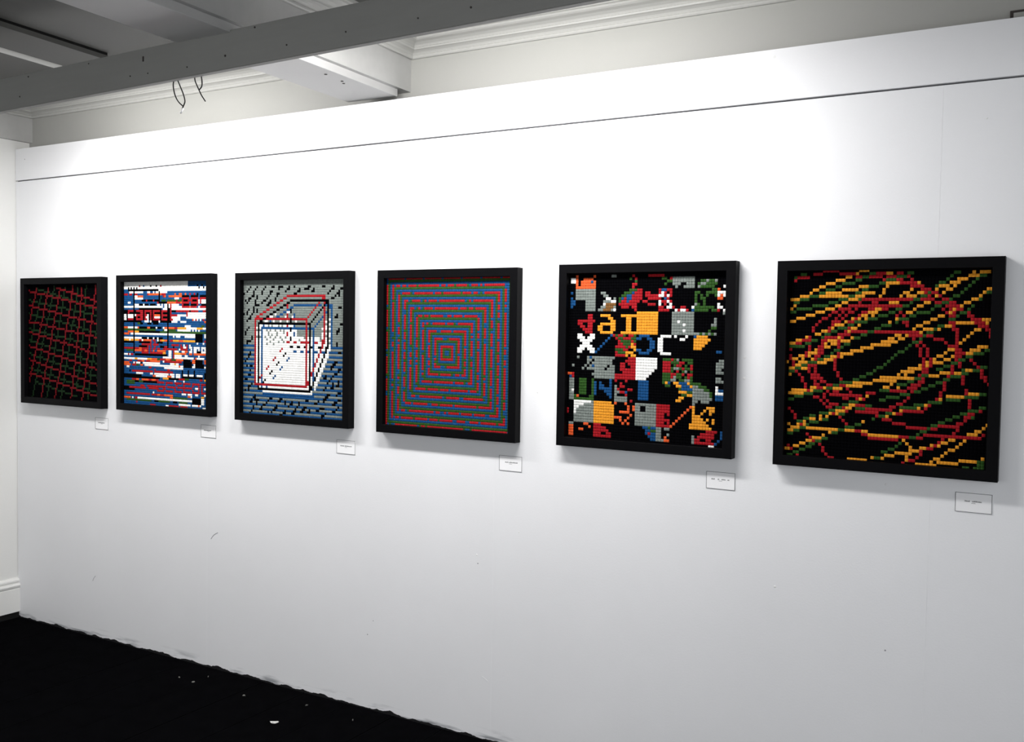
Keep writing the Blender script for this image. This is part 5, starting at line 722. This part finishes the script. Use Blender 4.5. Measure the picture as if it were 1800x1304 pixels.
        [0, 6, 1, 1, 4, 3, 1, 2, 0, 2, 2, 1, 0, 1, 1, 1, 4, 4, 0, 12, 2, 1, 0, 6, 1, 1, 0, 1, 1, 1, 0, 2, 4, 2, 0, 2, 4, 1, 1, 2, 0, 1, 2, 2, 0, 5],
        [0, 1, 1, 1, 0, 2, 4, 2, 1, 1, 4, 1, 0, 1, 1, 2, 0, 1, 2, 2, 4, 2, 1, 1, 4, 1, 0, 14, 2, 1, 0, 8, 1, 1, 0, 1, 1, 1, 4, 1, 0, 2, 4, 2, 0, 1, 1, 1, 2, 2, 0, 1, 1, 1, 0, 5],
        [0, 1, 1, 1, 4, 2, 0, 1, 4, 1, 0, 2, 4, 1, 1, 1, 2, 2, 4, 3, 1, 1, 0, 15, 2, 1, 0, 9, 1, 1, 4, 1, 1, 1, 4, 3, 0, 2, 2, 2, 1, 1, 0, 3, 1, 1, 0, 4],
        [4, 1, 0, 1, 1, 1, 0, 1, 4, 3, 2, 3, 4, 3, 0, 2, 1, 1, 0, 14, 2, 1, 0, 9, 4, 1, 1, 1, 4, 1, 1, 1, 0, 3, 2, 2, 1, 1, 0, 1, 1, 1, 0, 4, 1, 1, 2, 2, 0, 1],
        [0, 2, 1, 1, 4, 2, 2, 2, 1, 3, 0, 5, 1, 1, 0, 12, 2, 2, 0, 7, 4, 4, 1, 2, 0, 2, 2, 2, 0, 2, 1, 1, 0, 2, 2, 1, 4, 2, 2, 2, 1, 1, 0, 2],
        [0, 1, 4, 2, 2, 2, 4, 2, 1, 1, 0, 1, 1, 1, 0, 5, 1, 1, 0, 11, 2, 1, 0, 7, 4, 4, 0, 2, 1, 2, 0, 3, 4, 3, 1, 1, 4, 2, 2, 2, 0, 3, 1, 1, 0, 2],
        [0, 1, 2, 2, 1, 1, 0, 3, 1, 1, 0, 1, 1, 1, 0, 6, 1, 1, 0, 8, 2, 2, 0, 7, 4, 1, 0, 1, 4, 1, 0, 3, 1, 1, 2, 2, 4, 3, 0, 2, 1, 1, 2, 3, 1, 1, 0, 4, 1, 2, 0, 1],
        [0, 1, 4, 1, 0, 2, 1, 1, 0, 3, 1, 3, 0, 5, 1, 1, 0, 6, 2, 2, 0, 4, 4, 10, 2, 2, 1, 1, 0, 5, 2, 2, 0, 3, 1, 1, 0, 5, 1, 1, 0, 1],
        [0, 5, 1, 1, 0, 2, 1, 4, 0, 5, 1, 1, 0, 3, 2, 2, 0, 4, 4, 7, 0, 3, 2, 2, 0, 1, 1, 2, 0, 3, 2, 2, 1, 1, 0, 4, 1, 1, 0, 6, 1, 1],
        [0, 5, 1, 1, 0, 3, 1, 1, 0, 1, 1, 2, 0, 4, 2, 4, 4, 6, 0, 5, 4, 1, 0, 1, 2, 3, 0, 1, 1, 3, 0, 2, 2, 2, 0, 2, 1, 1, 0, 12],
        [0, 6, 1, 1, 0, 2, 1, 2, 0, 2, 1, 2, 2, 2, 1, 2, 4, 5, 0, 6, 4, 2, 0, 2, 4, 1, 0, 2, 1, 3, 0, 1, 2, 2, 0, 4, 1, 1, 0, 5, 1, 1, 0, 6],
        [0, 6, 1, 1, 0, 1, 4, 2, 1, 2, 4, 1, 2, 2, 4, 3, 0, 1, 1, 1, 0, 9, 2, 3, 1, 5, 0, 1, 1, 1, 2, 2, 0, 5, 1, 1, 0, 6, 1, 1, 4, 3, 2, 2, 0, 1],
        [0, 2, 4, 5, 1, 1, 4, 1, 2, 3, 0, 1, 1, 1, 0, 1, 1, 2, 0, 3, 1, 1, 0, 4, 1, 3, 0, 7, 2, 3, 0, 8, 1, 1, 0, 1, 4, 5, 2, 4, 0, 3],
        [0, 1, 4, 5, 2, 3, 0, 3, 1, 1, 0, 1, 1, 10, 0, 1, 4, 1, 0, 5, 2, 4, 0, 2, 1, 1, 0, 7, 1, 1, 4, 1, 0, 1, 2, 4, 0, 2, 1, 1, 0, 5],
        [0, 3, 2, 3, 0, 3, 1, 2, 0, 1, 1, 1, 0, 5, 1, 2, 0, 2, 1, 1, 4, 1, 1, 1, 0, 4, 2, 2, 0, 5, 1, 1, 0, 6, 2, 4, 0, 7, 1, 1, 0, 5],
        [0, 1, 2, 2, 0, 8, 1, 1, 0, 1, 1, 1, 0, 6, 2, 3, 0, 11, 1, 2, 0, 3, 2, 3, 4, 1, 1, 1, 0, 10, 1, 1, 0, 2, 2, 2, 0, 1],
        [0, 12, 1, 1, 0, 1, 1, 3, 0, 1, 2, 2, 4, 2, 1, 3, 2, 2, 0, 5, 1, 2, 0, 1, 2, 5, 4, 1, 0, 1, 1, 1, 0, 11, 2, 3, 1, 1, 0, 2],
        [0, 13, 1, 2, 0, 1, 2, 2, 1, 1, 4, 2, 0, 1, 2, 3, 1, 8, 0, 2, 4, 1, 1, 6, 0, 10, 2, 2, 1, 2, 0, 4],
        [0, 1, 1, 1, 0, 12, 2, 2, 4, 3, 1, 1, 0, 2, 1, 7, 0, 2, 2, 2, 4, 1, 1, 2, 0, 14, 2, 2, 0, 1, 1, 2, 2, 1, 0, 4],
        [0, 2, 1, 1, 0, 8, 2, 3, 4, 1, 1, 1, 4, 1, 2, 2, 0, 9, 1, 1, 2, 2, 4, 1, 0, 16, 2, 2, 0, 3, 1, 1, 0, 6],
        [0, 3, 1, 1, 0, 4, 2, 2, 0, 1, 4, 1, 0, 1, 4, 1, 0, 3, 1, 1, 0, 9, 2, 1, 0, 2, 1, 3, 0, 13, 2, 2, 0, 3, 1, 2, 0, 6, 4, 1],
        [0, 3, 1, 1, 0, 2, 2, 2, 4, 2, 0, 1, 4, 1, 2, 2, 0, 4, 1, 1, 0, 5, 4, 1, 0, 8, 1, 4, 0, 7, 2, 2, 1, 6, 0, 6, 4, 1, 0, 1],
        [0, 4, 2, 2, 4, 1, 0, 1, 2, 3, 0, 8, 1, 1, 0, 2, 2, 2, 0, 13, 1, 6, 2, 1, 1, 2, 0, 5, 1, 1, 0, 4, 4, 2, 0, 2],
        [0, 1, 4, 1, 0, 2, 4, 1, 1, 1, 4, 1, 2, 1, 0, 11, 2, 3, 0, 19, 2, 2, 0, 7, 1, 1, 0, 3, 4, 3, 0, 1, 1, 1, 0, 1],
        [0, 2, 4, 3, 2, 2, 4, 10, 2, 2, 4, 3, 1, 2, 4, 2, 0, 14, 2, 1, 0, 1, 1, 16, 0, 2],
        [0, 1, 4, 2, 2, 2, 0, 9, 4, 1, 2, 2, 0, 7, 1, 2, 4, 9, 1, 3, 2, 2, 1, 2, 0, 5, 1, 1, 0, 1, 4, 2, 0, 2, 4, 1, 0, 6],
        [0, 1, 2, 2, 0, 4, 1, 1, 0, 4, 4, 1, 0, 13, 1, 9, 0, 1, 4, 1, 0, 9, 1, 1, 4, 2, 0, 3, 4, 1, 0, 7],
        [0, 8, 1, 1, 4, 3, 2, 2, 0, 21, 2, 1, 0, 1, 4, 1, 0, 6, 4, 1, 1, 1, 4, 1, 0, 4, 4, 1, 0, 8],
        [0, 7, 4, 2, 1, 1, 2, 2, 0, 22, 2, 1, 0, 3, 4, 1, 0, 2, 4, 2, 1, 2, 0, 4, 4, 2, 0, 9],
        [0, 5, 4, 2, 0, 1, 2, 2, 0, 1, 1, 1, 0, 20, 2, 2, 0, 4, 4, 3, 1, 1, 0, 6, 4, 1, 0, 11],
        [0, 1, 1, 1, 0, 1, 4, 2, 0, 2, 2, 2, 0, 3, 1, 1, 0, 17, 2, 2, 0, 2, 4, 5, 0, 2, 1, 1, 0, 5, 4, 1, 0, 10, 4, 1, 0, 1],
        [4, 2, 1, 1, 0, 2, 2, 2, 0, 5, 1, 1, 0, 18, 4, 3, 0, 3, 4, 1, 0, 2, 1, 1, 0, 4, 4, 2, 0, 5, 4, 5, 2, 2, 0, 1],
        [0, 3, 2, 2, 0, 8, 1, 1, 0, 13, 4, 1, 2, 2, 4, 1, 0, 6, 4, 1, 1, 2, 0, 4, 4, 1, 0, 1, 4, 6, 0, 5, 2, 2, 0, 1],
        [0, 1, 2, 2, 0, 1, 1, 1, 0, 9, 1, 2, 0, 4, 4, 6, 0, 10, 1, 1, 0, 3, 4, 6, 0, 7, 2, 2, 0, 1, 2, 3, 0, 1],
    ],
}
GRIDS = {}
for k, rows in MOSAIC_ROWS.items():
    GRIDS[k] = []
    for row in rows:
        line = []
        for c, n in zip(row[0::2], row[1::2]):
            line += [TILE_ORDER[c]] * n
        GRIDS[k].append(line)

def rail_mesh(side):
    """one mitred rail; local origin at the lower left corner of the frame on the wall"""
    prof = [(0, 0), (0, -DEPTH + 0.0012), (0.0012, -DEPTH), (RAIL - 0.0010, -DEPTH), (RAIL, -DEPTH + 0.0010), (RAIL, -0.0185), (0.0265, -0.0185), (0.0265, 0)]
    v = []
    for end in (0, 1):
        for a, y in prof:
            t = a if end == 0 else S - a
            v.append({'b': (t, y, a), 't': (t, y, S - a), 'l': (a, y, t), 'r': (S - a, y, t)}[side])
    n = len(prof)
    f = [(i, (i + 1) % n, n + (i + 1) % n, n + i) for i in range(n)] + [tuple(range(n)), tuple(range(2 * n - 1, n - 1, -1))]
    me = mesh('frame_rail', v, f)
    me.materials.append(M['frame'])
    return me
RAILS = {s: rail_mesh(s) for s in 'btlr'}
back_me = mesh('backing_board', boxv(0.0275, S - 0.0275, -0.0090, -0.001, 0.0275, S - 0.0275), BOXF)
back_me.materials.append(M['grout'])

def tiles_mesh(name, cells, seed):
    """cells: (col, row) list -> one mesh of small bevelled tiles with grout gaps"""
    rs = np.random.RandomState(seed)
    n = len(cells)
    c = np.array(cells, float)
    o0 = (S - 60 * PITCH) / 2
    cx = o0 + (c[:, 0] + 0.5) * PITCH + rs.uniform(-.0001, .0001, n)
    cz = S - o0 - (c[:, 1] + 0.5) * PITCH + rs.uniform(-.0001, .0001, n)
    dy = rs.uniform(-.00025, .00025, n)
    h0, h1 = 0.00488, 0.00425
    tx, tz = rs.uniform(-.02, .02, n), rs.uniform(-.02, .02, n)
    V = np.zeros((n, 12, 3))
    sq = [(-1, -1), (1, -1), (1, 1), (-1, 1)]
    for k, (sx, sz) in enumerate(sq):
        for lay, (h, y) in enumerate(((h0, -0.0088), (h0, -0.0154), (h1, -0.0160))):
            V[:, lay * 4 + k, 0] = cx + sx * h
            V[:, lay * 4 + k, 2] = cz + sz * h
            V[:, lay * 4 + k, 1] = y + (dy + sx * h * tx + sz * h * tz if lay else 0)
    F = []
    for a, b_ in ((0, 4), (4, 8)):
        for k in range(4):
            k2 = (k + 1) % 4
            F.append((a + k, a + k2, b_ + k2, b_ + k))
    F.append((8, 9, 10, 11))
    F = np.array(F)
    allF = (F[None] + (np.arange(n) * 12)[:, None, None]).reshape(-1)
    me = bpy.data.meshes.new(name)
    me.vertices.add(n * 12); me.vertices.foreach_set('co', V.reshape(-1))
    nf = n * 9
    me.loops.add(nf * 4); me.loops.foreach_set('vertex_index', allF.astype(np.int32))
    me.polygons.add(nf); me.polygons.foreach_set('loop_start', np.arange(0, nf * 4, 4, dtype=np.int32))
    try:
        me.polygons.foreach_set('loop_total', np.full(nf, 4, dtype=np.int32))
    except Exception:
        pass
    me.update(calc_edges=True)
    me.validate()
    return me

ARTS = [(1, -2.2910, 1.1733, 'black framed mosaic of slanting thin red and green grid lines on black'),
        (2, -1.5235, 1.1777, 'black framed mosaic of blue and white stripes with red pixel words cancel and accept'),
        (3, -0.7161, 1.1758, 'black framed mosaic of a line drawn open box half filled with white'),
        (4, 0.0861, 1.1735, 'black framed mosaic of concentric dashed squares in red, green and blue'),
        (5, 0.9155, 1.1796, 'black framed mosaic of coloured square patches and single letters on black'),
        (6, 1.7086, 1.1748, 'black framed mosaic of looping yellow, red and green scribbles on black')]
for k, x0, z0, lab in ARTS:
    art = empty('framed_mosaic', (x0, 0.0, z0))
    tag(art, lab, 'mosaic', 'framed mosaics hung in a row')
    for s_ in 'btlr':
        o = bpy.data.objects.new('frame_rail', RAILS[s_]); COL.objects.link(o); o.parent = art
    o = bpy.data.objects.new('backing_board', back_me); COL.objects.link(o); o.parent = art
    by = {}
    dimmed = {'R': 'r', 'G': 'g'} if k == 1 else {}      # same tiles, with vignette-like dimming put into their colour
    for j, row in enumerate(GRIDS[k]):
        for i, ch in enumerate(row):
            by.setdefault(dimmed.get(ch, ch), []).append((i, j))
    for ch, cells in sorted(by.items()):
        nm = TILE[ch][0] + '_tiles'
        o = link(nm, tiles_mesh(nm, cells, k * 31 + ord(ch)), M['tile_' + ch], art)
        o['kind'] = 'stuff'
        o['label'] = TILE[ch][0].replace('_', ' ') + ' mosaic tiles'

# ------------------------------------------------------------------ caption cards
CARDS = [((168.4, 733.5), (190.2, 755.6), 'the red and green grid mosaic'), ((352.9, 746.0), (381.0, 770.3), 'the striped mosaic with the word cancel'),
         ((591.8, 772.3), (624.9, 799.4), 'the open box mosaic'), ((876.3, 799.4), (919.1, 830.2), 'the concentric squares mosaic'),
         ((1241.3, 827.6), (1292.6, 862.2), 'the mosaic of patches and letters'), ((1679.3, 865.1), (1743.8, 903.2), 'the scribbled yellow and red mosaic')]
TITLES = [[(.22, .72)], [(.2, .68)], [(.2, .42), (.44, .82)], [(.26, .42), (.44, .82)], [(.18, .31), (.40, .46), (.53, .68), (.74, .82)], [(.26, .40), (.46, .72)]]
CW, CH = 0.100, 0.058
for i, (a, b_, lab) in enumerate(CARDS):
    p = on(*a, 1, 0.0); q = on(*b_, 1, 0.0)
    cx, cz = (p.x + q.x) / 2, (p.z + q.z) / 2
    t = 0.0012
    card = box('caption_card', -CW / 2, CW / 2, -0.0012, 0, -CH / 2, CH / 2, M['paper'])
    card.location = (cx, -0.0001, cz)
    tag(card, 'small white caption card with thin black outline below ' + lab, 'card', 'caption cards on the wall')
    y0, y1 = -0.0016, -0.0011
    W2, H2 = CW / 2, CH / 2
    for nm_b in ((-W2, W2, y0, y1, H2 - t, H2), (-W2, W2, y0, y1, -H2, -H2 + t), (-W2, -W2 + t, y0, y1, -H2 + t, H2 - t), (W2 - t, W2, y0, y1, -H2 + t, H2 - t)):
        box('outline', *nm_b, M['ink'], card)
    rr = random.Random(i)
    def words(name, spans, zc, hh):
        bl = []
        for u0, u1 in spans:
            x = -W2 + u0 * CW
            while x < -W2 + u1 * CW - 0.001:
                ww = rr.uniform(0.0007, 0.0013)
                k2 = rr.random()
                z_lo, z_hi = zc - hh * 0.5, zc + hh * (0.5 if k2 < .7 else 0.8)
                bl.append((x, x + 0.0007, y0 + 0.0002, y1, z_lo, z_hi))
                bl.append((x, x + ww, y0 + 0.0002, y1, z_lo if k2 < .5 else zc, (z_lo if k2 < .5 else zc) + 0.0008))
                x += ww + 0.0004
        o = boxes(name, bl, M['ink'], card)
        o['kind'] = 'stuff'
    words('printed_title', TITLES[i], 0.004, 0.0034)
    words('printed_subtitle', [(.44, .57)], -0.0015, 0.0012)

# ------------------------------------------------------------------ marks on the wall boards
rnd = random.Random(9)
spots = [(1195, 349, .8), (1275, 228, .7), (1309, 628, 1), (1308, 665, 1), (964, 521, 1), (1362, 1031, .9), (1556, 1143, .5), (838, 975, .8), (656, 1091, .4), (646, 1115, .5), (912, 935, .6), (945, 689, .8), (1362, 100, .9), (1735, 208, .6), (700, 173, .5), (44, 280, .5), (840, 990, .5), (1557, 851, .7)]
def blob(name, r, d, seed):
    rr = random.Random(seed)
    v = [(0, -d, 0)]; n = 9
    for ring, (k, dd) in enumerate(((.6, .7), (1.0, 0))):
        for i in range(n):
            a = 2 * math.pi * i / n; q = r * k * rr.uniform(.75, 1.2)
            v.append((math.cos(a) * q, -d * dd, math.sin(a) * q))
    f = [(0, 1 + i, 1 + (i + 1) % n) for i in range(n)] + [(1 + i, 1 + n + i, 1 + n + (i + 1) % n, 1 + (i + 1) % n) for i in range(n)]
    return mesh(name, v, f, True)
for i, (px, py, s) in enumerate(spots):
    p = on(px, py, 1, 0.0)
    o = link('filler_spot', blob('filler_spot', 0.0055 * s, 0.0011, i), M['filler'] if s > .55 else M['mark'], wall)
    o.location = (p.x, -0.00205 if p.z > GROOVE else 0.0, p.z)
# a thin curved scratch and a short pale one
for pts, mt in (([(383, 936), (376, 940), (371, 947)], 'mark'), ([(848, 1189), (853, 1193), (857, 1197)], 'filler'), ([(163, 1021), (165, 1016), (168, 1012)], 'mark')):
    tube('scratch', [Vector((0, -0.0003 if pts[0][1] > 300 else -0.0023, 0)) + on(px, py, 1, 0.0) for px, py in pts], 0.0011, M[mt], wall, 5, 3)

# ------------------------------------------------------------------ flakes on the floor
def flake(px, py, L_, W_, a, seed, label, group=None):
    rr = random.Random(seed)
    p = on(px, py, 2, 0.0)
    n = 9; v = []
    for z in (0.0002, 0.0022):
        for i in range(n):
            t = 2 * math.pi * i / n; q = rr.uniform(.55, 1.0)
            v.append((math.cos(t) * L_ * q, math.sin(t) * W_ * q, z + (0.003 * rr.random() if z > 0.001 else 0)))
    f = [tuple(range(n)), tuple(range(2 * n - 1, n - 1, -1))] + [(i, (i + 1) % n, n + (i + 1) % n, n + i) for i in range(n)]
    o = link('paint_flake', mesh('paint_flake', v, f), M['chip_dim'] if group else M['chip'])
    o.location = (p.x, p.y, 0.0); o.rotation_euler = (0, 0, a)
    tag(o, label, 'debris', group)
flake(483, 1270, 0.022, 0.011, 0.6, 1, 'largest white flake lying on the black floor near the wall')
for i, (px, py, l) in enumerate(((315, 1191, .006), (340, 1199, .010), (366, 1190, .005), (429, 1223, .009), (539, 1240, .007), (620, 1266, .006))):
    flake(px, py, l, l * 0.45, i * 1.1, 20 + i, 'tiny pale flake on the black floor close to the foot of the wall', 'tiny flakes on the floor')
